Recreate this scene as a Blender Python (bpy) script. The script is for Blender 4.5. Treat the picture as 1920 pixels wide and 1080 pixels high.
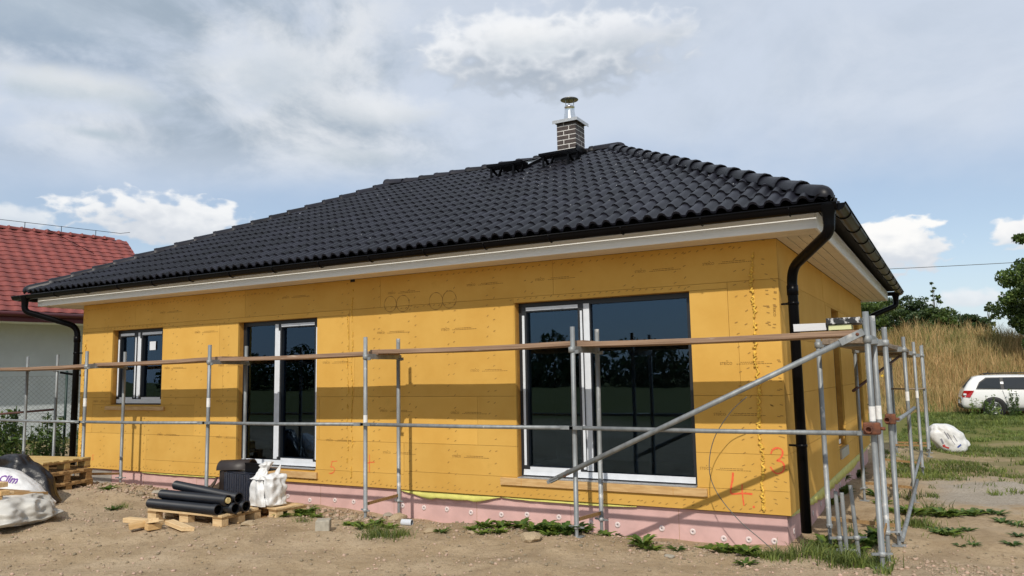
import bpy, bmesh, math, random
import numpy as np
from mathutils import Vector, Matrix, noise as mnoise
for o in list(bpy.data.objects): bpy.data.objects.remove(o)
scene = bpy.context.scene
COL = scene.collection
R = math.radians
rnd = random.Random(7)
nrg = np.random.default_rng(11)

# ------------------------------------------------------------------ camera
CAM = Vector((1.4725, -8.1410, 1.7871))
CR = Vector((0.87170, 0.48970, -0.01799)); CU = Vector((0.06996, -0.08803, 0.99366)); CF = Vector((-0.48501, 0.86743, 0.11100))
FPX = 1463.4
cd = bpy.data.cameras.new('camera'); cam = bpy.data.objects.new('camera', cd); COL.objects.link(cam)
cd.sensor_width = 36; cd.lens = FPX / 1920 * 36; cd.clip_end = 3000; cd.clip_start = 0.05
cam.matrix_world = Matrix(((CR.x, CU.x, -CF.x, CAM.x), (CR.y, CU.y, -CF.y, CAM.y), (CR.z, CU.z, -CF.z, CAM.z), (0, 0, 0, 1)))
scene.camera = cam
def W(px, py, y=0.0):
    """point of the measured photograph on a plane parallel to the front wall"""
    d = CF + CR * ((px - 960) / FPX) + CU * ((540 - py) / FPX)
    return CAM + d * ((y - CAM.y) / d.y)

# ------------------------------------------------------------------ sun, world, exposure
SUN_DIR = Vector((-0.30, 1.0, -0.92)).normalized()          # the way the light travels
sd = bpy.data.lights.new('sun', 'SUN'); sd.energy = 3.3; sd.angle = R(0.6); sd.color = (1.0, 0.93, 0.82)
sun = bpy.data.objects.new('sun', sd); COL.objects.link(sun)
sun.rotation_euler = SUN_DIR.to_track_quat('-Z', 'Y').to_euler(); sun.location = (8, -20, 20)
SUN_EL = math.asin(-SUN_DIR.z); SUN_AZ = math.atan2(-SUN_DIR.x, -SUN_DIR.y)
scene.view_settings.view_transform = 'Standard'; scene.view_settings.look = 'None'
scene.view_settings.gamma = 1; scene.view_settings.exposure = 0.0
scene.view_settings.use_curve_mapping = False

world = bpy.data.worlds.new('World'); scene.world = world; world.use_nodes = True
wt = world.node_tree; wt.nodes.clear()
class NB:
    """tiny node builder"""
    def __init__(s, nt): s.nt = nt
    def n(s, typ, **kw):
        nd = s.nt.nodes.new(typ)
        for k, v in kw.items(): setattr(nd, k, v)
        return nd
    def put(s, sock, v):
        if v is None: return
        if hasattr(v, 'is_linked') or isinstance(v, bpy.types.NodeSocket): s.nt.links.new(v, sock)
        else: sock.default_value = v
    def m(s, op, a, b=None, c=None, clamp=False):
        nd = s.n('ShaderNodeMath', operation=op, use_clamp=clamp)
        for i, v in enumerate((a, b, c)): s.put(nd.inputs[i], v)
        return nd.outputs[0]
    def noise(s, vec, scale, detail=4, rough=0.55, dist=0.0):
        nd = s.n('ShaderNodeTexNoise'); s.put(nd.inputs['Vector'], vec)
        nd.inputs['Scale'].default_value = scale; nd.inputs['Detail'].default_value = detail
        nd.inputs['Roughness'].default_value = rough; nd.inputs['Distortion'].default_value = dist
        return nd.outputs['Fac']
    def ramp(s, fac, a, b, lo=0.0, hi=1.0):
        nd = s.n('ShaderNodeMapRange', interpolation_type='SMOOTHSTEP'); s.put(nd.inputs['Value'], fac)
        for k, v in (('From Min', a), ('From Max', b), ('To Min', lo), ('To Max', hi)): s.put(nd.inputs[k], v)
        return nd.outputs['Result']
    def mix(s, fac, a, b, blend='MIX'):
        nd = s.n('ShaderNodeMix', data_type='RGBA', blend_type=blend)
        s.put(nd.inputs['Factor'], fac)
        ins = [i for i in nd.inputs if i.type == 'RGBA']
        for sk, v in zip(ins, (a, b)):
            if isinstance(v, tuple) and len(v) == 3: v = v + (1,)
            s.put(sk, v)
        return [o for o in nd.outputs if o.type == 'RGBA'][0]

def build_world():
    b = NB(wt)
    out = b.n('ShaderNodeOutputWorld'); bg = b.n('ShaderNodeBackground'); wt.links.new(bg.outputs[0], out.inputs[0])
    sky = b.n('ShaderNodeTexSky', sky_type='NISHITA'); sky.sun_disc = False
    sky.sun_elevation = SUN_EL; sky.sun_rotation = SUN_AZ; sky.air_density = 1.0; sky.dust_density = 0.6; sky.altitude = 300
    tc = b.n('ShaderNodeTexCoord'); sep = b.n('ShaderNodeSeparateXYZ'); wt.links.new(tc.outputs['Generated'], sep.inputs[0])
    az = b.m('ARCTAN2', sep.outputs[0], sep.outputs[1]); el = sep.outputs[2]
    cmb = b.n('ShaderNodeCombineXYZ'); b.put(cmb.inputs[0], az); b.put(cmb.inputs[1], b.m('MULTIPLY', el, 1.7)); P = cmb.outputs[0]
    n1 = b.noise(P, 3.2, 6, 0.56); n2 = b.noise(P, 13.0, 6, 0.6); n3 = b.noise(P, 6.5, 6, 0.55, 0.4); n4 = b.noise(P, 30.0, 5, 0.55); bil = b.m('ABSOLUTE', b.m('SUBTRACT', b.noise(P, 22.0, 2, 0.5), 0.5))
    # thin veil of high haze, thinner in a band above the horizon
    veil = b.ramp(b.m('ADD', el, b.m('MULTIPLY', b.m('SUBTRACT', n1, 0.5), 0.22)), 0.17, 0.31, 0.30, 0.86)
    base = b.mix(veil, b.mix(1.0, sky.outputs[0], (0.115, 0.115, 0.115), 'MULTIPLY'), (0.68, 0.745, 0.85))
    hz = b.ramp(el, 0.0, 0.16, 0.55, 0.0)
    base = b.mix(hz, base, (0.58, 0.70, 0.84))
    # broken grey-white cloud sheets, bright at the thin edges and grey-blue where thick; a clearer gap ahead and to the right
    f1 = b.noise(P, 3.4, 8, 0.58, 0.5); f2 = b.noise(P, 4.6, 7, 0.6, 0.3)
    reg = b.m('MAXIMUM', b.ramp(az, -0.50, -0.74), b.ramp(az, 0.35, 0.7))
    cov = b.m('MULTIPLY', b.m('MULTIPLY', b.ramp(f1, 0.36, 0.58), b.ramp(el, 0.215, 0.30)), b.m('ADD', b.m('MULTIPLY', reg, 0.72), 0.20))
    base = b.mix(cov, base, b.mix(b.ramp(f2, 0.38, 0.60), (0.76, 0.79, 0.83), (0.34, 0.42, 0.51)))
    wob = b.m('ADD', b.m('MULTIPLY', b.m('SUBTRACT', n2, 0.5), 1.5), b.m('MULTIPLY', b.m('SUBTRACT', n3, 0.5), 1.0))
    puff = b.m('ADD', b.m('MULTIPLY', bil, 3.0), b.m('ADD', b.m('MULTIPLY', b.m('SUBTRACT', n4, 0.5), 1.4), b.m('MULTIPLY', b.m('SUBTRACT', n2, 0.5), 1.6)))
    def cloud(col, a0, e0, ra, re, top, bot, soft=0.5, amp=1.0, dens=1.0, cum=False):
        da = b.m('DIVIDE', b.m('SUBTRACT', az, a0), ra); de = b.m('DIVIDE', b.m('SUBTRACT', el, e0), re)
        r = b.m('SQRT', b.m('ADD', b.m('MULTIPLY', da, da), b.m('MULTIPLY', de, de)))
        r = b.m('ADD', r, b.m('MULTIPLY', b.m('SUBTRACT', puff, 0.25) if cum else wob, amp))
        msk = b.ramp(r, 1.0, 1.0 - soft, 0.0, dens)
        lit = b.ramp(b.m('ADD', de, b.m('MULTIPLY', b.m('SUBTRACT', 0.25, puff) if cum else wob, 0.9)), -0.75, 0.75)
        return b.mix(msk, col, b.mix(lit, bot, top))
    base = cloud(base, -1.09, 0.375, 0.20, 0.060, (0.48, 0.56, 0.65), (0.31, 0.40, 0.52), soft=0.8, dens=0.95)
    base = cloud(base, -1.04, 0.320, 0.13, 0.026, (0.80, 0.82, 0.83), (0.50, 0.58, 0.65), soft=0.8, dens=0.85)
    base = cloud(base, -0.82, 0.365, 0.15, 0.050, (0.80, 0.83, 0.87), (0.52, 0.59, 0.66), soft=0.9, dens=0.7)
    base = cloud(base, -0.68, 0.325, 0.11, 0.034, (0.86, 0.88, 0.91), (0.55, 0.61, 0.67), soft=0.7, dens=0.85)
    base = cloud(base, -0.70, 0.275, 0.10, 0.022, (0.66, 0.71, 0.76), (0.45, 0.53, 0.60), soft=0.9, dens=0.7)
    base = cloud(base, -0.455, 0.392, 0.20, 0.056, (0.88, 0.90, 0.93), (0.43, 0.49, 0.57), soft=0.45, amp=0.42, dens=0.95, cum=True)
    base = cloud(base, -0.49, 0.407, 0.085, 0.030, (0.97, 0.97, 0.97), (0.60, 0.66, 0.72), soft=0.8, amp=0.7, dens=0.8)
    base = cloud(base, -0.345, 0.402, 0.10, 0.022, (0.76, 0.79, 0.84), (0.52, 0.58, 0.65), soft=0.8, amp=0.9, dens=0.9)
    base = cloud(base, -1.01, 0.276, 0.045, 0.010, (0.45, 0.54, 0.62), (0.40, 0.50, 0.58), soft=0.9, amp=0.7, dens=0.7)
    base = cloud(base, -0.94, 0.190, 0.095, 0.030, (0.93, 0.94, 0.95), (0.66, 0.70, 0.76), soft=0.35, amp=0.8, dens=0.96, cum=True)
    base = cloud(base, -1.085, 0.178, 0.04, 0.018, (0.84, 0.87, 0.90), (0.66, 0.72, 0.79), soft=0.6, amp=0.8, dens=0.8, cum=True)
    base = cloud(base, -0.050, 0.140, 0.062, 0.034, (1.0, 0.99, 0.97), (0.68, 0.72, 0.78), soft=0.3, amp=0.8, dens=0.98, cum=True)
    base = cloud(base, 0.085, 0.143, 0.035, 0.020, (0.98, 0.97, 0.96), (0.72, 0.76, 0.81), soft=0.35, amp=0.8, dens=0.95, cum=True)
    base = cloud(base, 0.02, 0.075, 0.05, 0.012, (0.86, 0.88, 0.91), (0.74, 0.78, 0.83), soft=0.7, amp=0.8, dens=0.8, cum=True)
    wt.links.new(base, bg.inputs['Color']); bg.inputs['Strength'].default_value = 1.0
build_world()

# ------------------------------------------------------------------ helpers
def tag(o, label=None, cat=None, group=None, kind=None):
    if label: o['label'] = label
    if cat: o['category'] = cat
    if group: o['group'] = group
    if kind: o['kind'] = kind
    return o
def empty(name, loc=(0, 0, 0), rz=0.0):
    o = bpy.data.objects.new(name, None); COL.objects.link(o); o.location = loc; o.rotation_euler = (0, 0, rz); o.empty_display_size = 0.2
    return o
def obj(name, me, parent=None, loc=None, mw=None):
    o = bpy.data.objects.new(name, me); COL.objects.link(o)
    if parent is not None: o.parent = parent
    if mw is not None: o.matrix_basis = mw
    elif loc is not None: o.location = loc
    return o
def copy_tree(o, parent=None):
    c = o.copy(); COL.objects.link(c); c.parent = parent
    for ch in list(o.children): copy_tree(ch, c)
    return c
class MB:
    def __init__(s): s.v = []; s.f = []; s.sm = []; s.mi = []
    def add(s, vs, fs, smooth=False, mi=0):
        k = len(s.v); s.v += [tuple(v) for v in vs]
        for f in fs: s.f.append(tuple(i + k for i in f)); s.sm.append(smooth); s.mi.append(mi)
        return s
    def box(s, a, b, mi=0, M=None, jit=0.0):
        x0, y0, z0 = a; x1, y1, z1 = b
        vs = [Vector(p) for p in ((x0, y0, z0), (x1, y0, z0), (x1, y1, z0), (x0, y1, z0), (x0, y0, z1), (x1, y0, z1), (x1, y1, z1), (x0, y1, z1))]
        if jit: vs = [v + Vector((rnd.uniform(-jit, jit), rnd.uniform(-jit, jit), rnd.uniform(-jit, jit))) for v in vs]
        if M is not None: vs = [M @ v for v in vs]
        return s.add(vs, [(0, 3, 2, 1), (4, 5, 6, 7), (0, 1, 5, 4), (1, 2, 6, 5), (2, 3, 7, 6), (3, 0, 4, 7)], False, mi)
    def beam(s, p, q, w, h, mi=0, up=(0, 0, 1)):
        p, q = Vector(p), Vector(q); d = (q - p); L = d.length; d.normalize(); u = Vector(up)
        sd_ = d.cross(u).normalized(); u2 = sd_.cross(d)
        M = Matrix((d, sd_, u2)).transposed().to_4x4(); M.translation = p
        return s.box((0, -w / 2, -h / 2), (L, w / 2, h / 2), mi, M)
    def tube(s, pts, r, n=10, cap=True, mi=0, rs=None):
        pts = [Vector(p) for p in pts]; rings = []; prev = None
        for i, p in enumerate(pts):
            t = (pts[min(i + 1, len(pts) - 1)] - pts[max(i - 1, 0)]).normalized()
            if prev is None:
                a = Vector((0, 0, 1)) if abs(t.z) < 0.9 else Vector((1, 0, 0))
                x = t.cross(a).normalized()
            else: x = (prev - t * prev.dot(t)).normalized()
            prev = x; y = t.cross(x); rr = rs[i] if rs else r
            rings.append([p + (x * math.cos(2 * math.pi * k / n) + y * math.sin(2 * math.pi * k / n)) * rr for k in range(n)])
        vs = [v for rg in rings for v in rg]; fs = []
        for i in range(len(pts) - 1):
            for k in range(n): fs.append((i * n + k, i * n + (k + 1) % n, (i + 1) * n + (k + 1) % n, (i + 1) * n + k))
        s.add(vs, fs, True, mi)
        if cap:
            m = len(s.v) - len(vs); L = len(pts) - 1
            s.f.append(tuple(m + k for k in reversed(range(n)))); s.sm.append(False); s.mi.append(mi)
            s.f.append(tuple(m + L * n + k for k in range(n))); s.sm.append(False); s.mi.append(mi)
        return s
    def pipe(s, pts, r, t=0.004, n=14, mi=0):
        """open hollow tube"""
        s.tube(pts, r, n, False, mi); k = len(s.v); s.tube(pts, r - t, n, False, mi)
        s.f = s.f[:]
        m = n * len(pts)
        for base in (0, (len(pts) - 1) * n):
            for i in range(n):
                a = k - m + base + i; b_ = k - m + base + (i + 1) % n
                s.f.append((a, b_, k + base + (i + 1) % n, k + base + i)); s.sm.append(False); s.mi.append(mi)
        return s
    def lathe(s, prof, n=20, c=(0, 0, 0), mi=0, smooth=True):
        vs = []; fs = []
        for r, z in prof:
            for k in range(n): vs.append((c[0] + r * math.cos(2 * math.pi * k / n), c[1] + r * math.sin(2 * math.pi * k / n), c[2] + z))
        for i in range(len(prof) - 1):
            for k in range(n): fs.append((i * n + k, i * n + (k + 1) % n, (i + 1) * n + (k + 1) % n, (i + 1) * n + k))
        return s.add(vs, fs, smooth, mi)
    def ribbon(s, pts, w, nrm, mi=0):
        """flat stroke of width w along pts, facing nrm"""
        pts = [Vector(p) for p in pts]; nrm = Vector(nrm); vs = []
        for i, p in enumerate(pts):
            t = (pts[min(i + 1, len(pts) - 1)] - pts[max(i - 1, 0)]).normalized(); sd_ = t.cross(nrm).normalized()
            ww = w[i] if isinstance(w, (list, tuple)) else w
            vs += [p - sd_ * ww / 2, p + sd_ * ww / 2]
        return s.add(vs, [(2 * i, 2 * i + 1, 2 * i + 3, 2 * i + 2) for i in range(len(pts) - 1)], False, mi)
    def mesh(s, name, mats):
        me = bpy.data.meshes.new(name); me.from_pydata(s.v, [], s.f)
        me.polygons.foreach_set('use_smooth', s.sm); me.polygons.foreach_set('material_index', s.mi)
        for m in (mats if isinstance(mats, (list, tuple)) else [mats]): me.materials.append(m)
        me.update(); return me
    def build(s, name, mats, parent=None, loc=None, mw=None, bevel=0.0):
        o = obj(name, s.mesh(name, mats), parent, loc, mw)
        if bevel:
            m = o.modifiers.new('bevel', 'BEVEL'); m.width = bevel; m.segments = 2; m.limit_method = 'ANGLE'; m.angle_limit = R(40)
        return o
def np_mesh(name, V, F, mats, smooth=False, mi=None):
    """V (n,3), F (m,k) all faces of k corners"""
    me = bpy.data.meshes.new(name); k = F.shape[1]
    me.vertices.add(len(V)); me.vertices.foreach_set('co', np.asarray(V, np.float32).ravel())
    me.loops.add(F.size); me.loops.foreach_set('vertex_index', F.astype(np.int32).ravel())
    me.polygons.add(len(F)); me.polygons.foreach_set('loop_start', np.arange(0, F.size, k, dtype=np.int32))
    me.polygons.foreach_set('loop_total', np.full(len(F), k, np.int32))
    if smooth: me.polygons.foreach_set('use_smooth', np.ones(len(F), bool))
    for m in (mats if isinstance(mats, (list, tuple)) else [mats]): me.materials.append(m)
    if mi is not None: me.polygons.foreach_set('material_index', np.asarray(mi, np.int32))
    me.update(calc_edges=True); return me
def smooth_path(pts, sub=6):
    pts = [Vector(p) for p in pts]; out = []
    for i in range(len(pts) - 1):
        p0 = pts[max(i - 1, 0)]; p1 = pts[i]; p2 = pts[i + 1]; p3 = pts[min(i + 2, len(pts) - 1)]
        for k in range(sub):
            t = k / sub
            out.append(0.5 * ((2 * p1) + (p2 - p0) * t + (2 * p0 - 5 * p1 + 4 * p2 - p3) * t * t + (3 * p1 - p0 - 3 * p2 + p3) * t ** 3))
    out.append(pts[-1]); return out
def fillet(pts, rad, sub=6):
    pts = [Vector(p) for p in pts]; out = [pts[0]]
    for i in range(1, len(pts) - 1):
        a, p, c = pts[i - 1], pts[i], pts[i + 1]; r = min(rad, (a - p).length * .45, (c - p).length * .45)
        u = p + (a - p).normalized() * r; w = p + (c - p).normalized() * r
        for k in range(sub + 1):
            t = k / sub; out.append(u * (1 - t) ** 2 + p * 2 * t * (1 - t) + w * t * t)
    out.append(pts[-1]); return out
def sstep(a, b, x):
    t = np.clip((x - a) / (b - a), 0, 1); return t * t * (3 - 2 * t)

# ------------------------------------------------------------------ materials
MATS = {}
def mat(name, col, rough=0.6, metal=0.0, spec=0.5, var=0.0, vscale=3.0, col2=None, bump=0.0, bscale=40.0, stretch=None,
        island=0.0, trans=0.0, detail=5, objvar=0.0, col3=None, c3=(0.6, 0.75), c3scale=1.0, c3stretch=None, bdist=0.01, coat=0.0, sub=None):
    m = bpy.data.materials.new(name); m.use_nodes = True; nt = m.node_tree; b = NB(nt)
    p = nt.nodes['Principled BSDF']; tc = b.n('ShaderNodeTexCoord'); v = tc.outputs['Object']
    def mapped(st):
        mp = b.n('ShaderNodeMapping'); nt.links.new(v, mp.inputs[0]); mp.inputs['Scale'].default_value = st; return mp.outputs[0]
    vv = mapped(stretch) if stretch else v
    c = col if len(col) == 4 else tuple(col) + (1,)
    cs = None
    if var or col2:
        c2 = tuple(col2) if col2 else tuple(max(0, x * (1 - var)) for x in col[:3]); c1 = tuple(col[:3]) if col2 else tuple(min(1, x * (1 + var)) for x in col[:3])
        cs = b.mix(b.ramp(b.noise(vv, vscale, detail, 0.6), 0.3, 0.7), c2, c1)
    if col3:
        f3 = b.ramp(b.noise(mapped(c3stretch) if c3stretch else v, c3scale, 6, 0.62), c3[0], c3[1])
        cs = b.mix(f3, cs if cs is not None else c, tuple(col3))
    if island:
        g = b.n('ShaderNodeNewGeometry'); hsv = b.n('ShaderNodeHueSaturation')
        b.put(hsv.inputs['Value'], b.m('ADD', b.m('MULTIPLY', g.outputs['Random Per Island'], 2 * island), 1 - island))
        b.put(hsv.inputs['Hue'], b.m('ADD', b.m('MULTIPLY', g.outputs['Random Per Island'], -0.05), 0.52))
        b.put(hsv.inputs['Color'], cs if cs is not None else c); cs = hsv.outputs[0]
    if objvar:
        oi = b.n('ShaderNodeObjectInfo'); g = b.n('ShaderNodeNewGeometry'); hsv = b.n('ShaderNodeHueSaturation'); f_ = b.m('FRACT', b.m('ADD', b.m('MULTIPLY', oi.outputs['Random'], 7.3), b.m('MULTIPLY', g.outputs['Random Per Island'], 3.1)))
        b.put(hsv.inputs['Value'], b.m('ADD', b.m('MULTIPLY', f_, 2 * objvar), 1 - objvar)); b.put(hsv.inputs['Color'], cs if cs is not None else c); cs = hsv.outputs[0]
    if cs is not None: nt.links.new(cs, p.inputs['Base Color'])
    else: p.inputs['Base Color'].default_value = c
    p.inputs['Roughness'].default_value = rough; p.inputs['Metallic'].default_value = metal; p.inputs['Specular IOR Level'].default_value = spec
    if coat: p.inputs['Coat Weight'].default_value = coat; p.inputs['Coat Roughness'].default_value = 0.05
    if bump:
        bp = b.n('ShaderNodeBump'); bp.inputs['Strength'].default_value = bump; bp.inputs['Distance'].default_value = bdist
        nt.links.new(b.noise(vv, bscale, 5, 0.6), bp.inputs['Height']); nt.links.new(bp.outputs[0], p.inputs['Normal'])
    if trans:
        tl = b.n('ShaderNodeBsdfTranslucent'); ms = b.n('ShaderNodeMixShader'); ms.inputs[0].default_value = trans
        if cs is not None: nt.links.new(cs, tl.inputs[0])
        else: tl.inputs[0].default_value = c
        nt.links.new(p.outputs[0], ms.inputs[1]); nt.links.new(tl.outputs[0], ms.inputs[2])
        nt.links.new(ms.outputs[0], nt.nodes['Material Output'].inputs[0])
    MATS[name] = m; return m
YELLOW = mat('yellow_wood_fibre_board', (0.672, 0.405, 0.098), 0.85, spec=0.2, col2=(0.615, 0.352, 0.076), vscale=1.6, bump=0.25, bscale=120, bdist=0.004, col3=(0.53, 0.315, 0.070), c3=(0.62, 0.82), c3scale=2.5, objvar=0.055)
CORE = mat('dark_joint', (0.32, 0.18, 0.045), 0.9)
REVEAL = mat('brown_reveal', (0.50, 0.25, 0.045), 0.85, var=0.15, vscale=6, bump=0.2, bscale=90)
PRINT = mat('brown_print', (0.26, 0.14, 0.03), 0.85)
PENCIL = mat('pencil_line', (0.27, 0.14, 0.035), 0.85)
STAPLE = mat('staple_dent', (0.36, 0.20, 0.045), 0.8)
SPRAY = mat('orange_marker_paint', (0.80, 0.13, 0.045), 0.7, var=0.12, vscale=30)
FOAM = mat('yellow_mounting_foam', (0.72, 0.45, 0.07), 0.8, var=0.25, vscale=40)
PINK = mat('pink_insulation', (0.62, 0.405, 0.385), 0.85, spec=0.2, var=0.08, vscale=5, bump=0.3, bscale=160, bdist=0.004, col3=(0.50, 0.33, 0.27), c3=(0.62, 0.85), c3scale=2.2)
WASHER = mat('white_plastic_washer', (0.70, 0.60, 0.59), 0.5)
GREYBLK = mat('grey_concrete_panel', (0.30, 0.28, 0.25), 0.9, var=0.15, vscale=6, bump=0.3, bscale=60)
TAPE = mat('yellow_green_foil', (0.62, 0.60, 0.16), 0.55, var=0.1, vscale=8)
TILE = mat('anthracite_tile', (0.0080, 0.0082, 0.0135), 0.44, objvar=0.40, spec=0.30, var=0.35, vscale=4, bump=0.10, bscale=130, bdist=0.003, col3=(0.034, 0.034, 0.042), c3=(0.66, 0.80), c3scale=6)
FLECK = mat('white_mortar_fleck', (0.32, 0.33, 0.35), 0.7)
UNDER = mat('roof_underlay', (0.015, 0.013, 0.012), 0.9)
GUTTER = mat('black_coated_metal', (0.003, 0.003, 0.004), 0.30, spec=0.10, var=0.2, vscale=3)
FASCIA = mat('white_painted_board', (0.88, 0.89, 0.90), 0.6, var=0.04, vscale=5, stretch=(0.3, 4, 8), col3=(0.66, 0.64, 0.60), c3=(0.7, 0.9), c3scale=5)
SOFFIT = mat('cream_soffit_board', (0.74, 0.66, 0.52), 0.6, var=0.06, vscale=4, stretch=(0.4, 3, 3))
BRICK = mat('dark_clinker', (0.055, 0.040, 0.037), 0.65, var=0.3, vscale=12, bump=0.2, bscale=90)
MORTAR = mat('pale_mortar', (0.66, 0.64, 0.62), 0.9, var=0.1, vscale=30)
STEEL = mat('bright_stainless', (0.72, 0.74, 0.76), 0.22, metal=1.0, var=0.05, vscale=10)
CAPST = mat('dull_steel_cap', (0.30, 0.30, 0.28), 0.4, metal=1.0, var=0.2, vscale=10)
GALV = mat('galvanised_tube', (0.29, 0.31, 0.32), 0.52, metal=0.35, col2=(0.19, 0.205, 0.215), vscale=14, stretch=(1, 1, .35), col3=(0.60, 0.59, 0.57), c3=(0.66, 0.72), c3scale=9, bump=0.15, bscale=60)
GALVW = mat('galvanised_tube_splashed', (0.34, 0.36, 0.37), 0.55, metal=0.3, col2=(0.21, 0.225, 0.235), vscale=12, stretch=(1, 1, .35), col3=(0.56, 0.55, 0.53), c3=(0.56, 0.68), c3scale=7, bump=0.15, bscale=60)
WBAND = mat('white_marker_band', (0.74, 0.74, 0.73), 0.6, var=0.08, vscale=30)
RUST = mat('rusty_coupler', (0.19, 0.065, 0.028), 0.8, col2=(0.10, 0.04, 0.025), vscale=25, bump=0.3, bscale=80)
RUSTRED = mat('red_brown_tube', (0.085, 0.035, 0.028), 0.7, var=0.3, vscale=10)
PLANKM = mat('weathered_plank', (0.34, 0.225, 0.150), 0.8, col2=(0.20, 0.122, 0.078), vscale=7, stretch=(.25, 6, 10), bump=0.3, bscale=30, col3=(0.50, 0.41, 0.34), c3=(0.62, 0.72), c3scale=3.0, c3stretch=(.5, 4, 4))
PLANKG = mat('grey_old_plank', (0.30, 0.24, 0.18), 0.85, col2=(0.17, 0.13, 0.10), vscale=7, stretch=(5, .3, 8), bump=0.3, bscale=30)
WOOD = mat('fresh_spruce', (0.64, 0.43, 0.20), 0.7, col2=(0.50, 0.30, 0.12), vscale=6, stretch=(1, 9, 9), bump=0.15, bscale=30)
WOODP = mat('pale_new_timber', (0.72, 0.54, 0.31), 0.7, col2=(0.58, 0.39, 0.20), vscale=6, stretch=(1, 9, 9), bump=0.15, bscale=30)
PALLET = mat('brown_pallet_wood', (0.36, 0.22, 0.09), 0.8, col2=(0.22, 0.125, 0.05), vscale=6, stretch=(1, 7, 7), bump=0.25, bscale=30)
PALTOP = mat('yellow_pallet_deck', (0.54, 0.39, 0.16), 0.8, col2=(0.42, 0.28, 0.10), vscale=6, stretch=(1, 7, 7), bump=0.2, bscale=30)
FRAME = mat('anthracite_window_frame', (0.016, 0.018, 0.022), 0.45)
FILM = mat('white_protective_film', (0.68, 0.72, 0.78), 0.35, var=0.05, vscale=8, bump=0.2, bscale=14, bdist=0.01)
ALU = mat('raw_aluminium', (0.55, 0.55, 0.55), 0.4, metal=0.7, var=0.1, vscale=20)
ROOM = mat('interior_plaster', (0.30, 0.29, 0.27), 0.9)
PLAST = mat('white_render', (0.52, 0.56, 0.585), 0.9, var=0.05, vscale=2, bump=0.3, bscale=150, bdist=0.004)
REDT = mat('red_roof_tile', (0.225, 0.055, 0.046), 0.7, objvar=0.10, var=0.16, vscale=2.5, bump=0.1, bscale=100)
DKRED = mat('dark_red_gutter', (0.09, 0.016, 0.018), 0.4)
WIRE = mat('grey_wire', (0.10, 0.11, 0.11), 0.6)
GREENP = mat('green_fence_post', (0.010, 0.035, 0.028), 0.5)
BAG = mat('white_woven_bag', (0.68, 0.68, 0.68), 0.42, var=0.12, vscale=6, bump=0.5, bscale=9, bdist=0.03)
BAGD = mat('dirty_white_tarpaulin', (0.56, 0.545, 0.51), 0.5, col2=(0.38, 0.355, 0.31), vscale=3, bump=0.3, bscale=8, bdist=0.03)
BLKBAG = mat('black_plastic_sack', (0.010, 0.010, 0.013), 0.35, bump=0.5, bscale=12, bdist=0.02)
PURPLE = mat('purple_print', (0.16, 0.05, 0.30), 0.6)
BLUEP = mat('blue_print', (0.05, 0.09, 0.32), 0.6)
REDP = mat('red_print', (0.50, 0.05, 0.05), 0.6)
GREYP = mat('grey_print', (0.22, 0.22, 0.26), 0.6)
BLACKP = mat('black_plastic_pipe', (0.009, 0.011, 0.017), 0.36, spec=0.6, var=0.2, vscale=6)
FOAMY = mat('pale_foam_plug', (0.70, 0.55, 0.25), 0.9, var=0.2, vscale=30)
WRAP = mat('shrink_wrapped_dark_tile', (0.026, 0.031, 0.048), 0.25, spec=0.7, bump=0.6, bscale=25, bdist=0.01, col3=(0.22, 0.24, 0.28), c3=(0.66, 0.76), c3scale=30)
BRTILE = mat('dark_brown_tile', (0.030, 0.022, 0.020), 0.5, var=0.25, vscale=8)
STONE = mat('tan_field_stone', (0.40, 0.31, 0.20), 0.9, var=0.2, vscale=10, bump=0.5, bscale=30)
STONEG = mat('grey_concrete_block', (0.36, 0.33, 0.27), 0.9, var=0.15, vscale=20, bump=0.5, bscale=60)
LEAF = mat('weed_leaf', (0.140, 0.215, 0.036), 0.5, var=0.3, vscale=8, island=0.35, trans=0.3)
LEAF2 = mat('dark_weed_leaf', (0.080, 0.145, 0.026), 0.5, var=0.3, vscale=8, island=0.35, trans=0.3)
GRASS = mat('green_grass_blade', (0.135, 0.185, 0.040), 0.6, var=0.35, vscale=0.9, island=0.4, trans=0.3)
DRYG = mat('dry_grass_blade', (0.60, 0.46, 0.21), 0.7, col2=(0.44, 0.33, 0.13), vscale=0.45, island=0.35, trans=0.35, col3=(0.22, 0.23, 0.075), c3=(0.50, 0.68), c3scale=0.45)
TREEL = mat('tree_leaf', (0.075, 0.125, 0.026), 0.5, var=0.35, vscale=0.9, island=0.45, trans=0.3)
TREED = mat('dark_bush_leaf', (0.042, 0.080, 0.024), 0.5, var=0.35, vscale=0.7, island=0.4, trans=0.25)
BARK = mat('bark', (0.10, 0.075, 0.05), 0.9, var=0.3, vscale=10)
PETAL = mat('yellow_flower', (0.75, 0.50, 0.03), 0.6)
CARW = mat('white_car_paint', (0.78, 0.78, 0.77), 0.25, coat=0.6)
CARG = mat('tinted_car_glass', (0.010, 0.013, 0.015), 0.05, spec=0.8)
CARB = mat('black_car_trim', (0.012, 0.012, 0.013), 0.55)
CARL = mat('red_tail_lamp', (0.42, 0.012, 0.015), 0.15, coat=0.5)
TYRE = mat('tyre_rubber', (0.012, 0.012, 0.012), 0.85)
RIM = mat('alloy_rim', (0.42, 0.43, 0.44), 0.35, metal=0.8)
BOXY = mat('pale_green_foam_block', (0.62, 0.64, 0.36), 0.85)
TRAYW = mat('white_perforated_profile', (0.62, 0.63, 0.65), 0.5, col3=(0.10, 0.10, 0.10), c3=(0.68, 0.72), c3scale=22)
TRAYK = mat('black_profile_scuffed', (0.018, 0.018, 0.020), 0.5, col3=(0.55, 0.55, 0.55), c3=(0.52, 0.60), c3scale=20)
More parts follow.
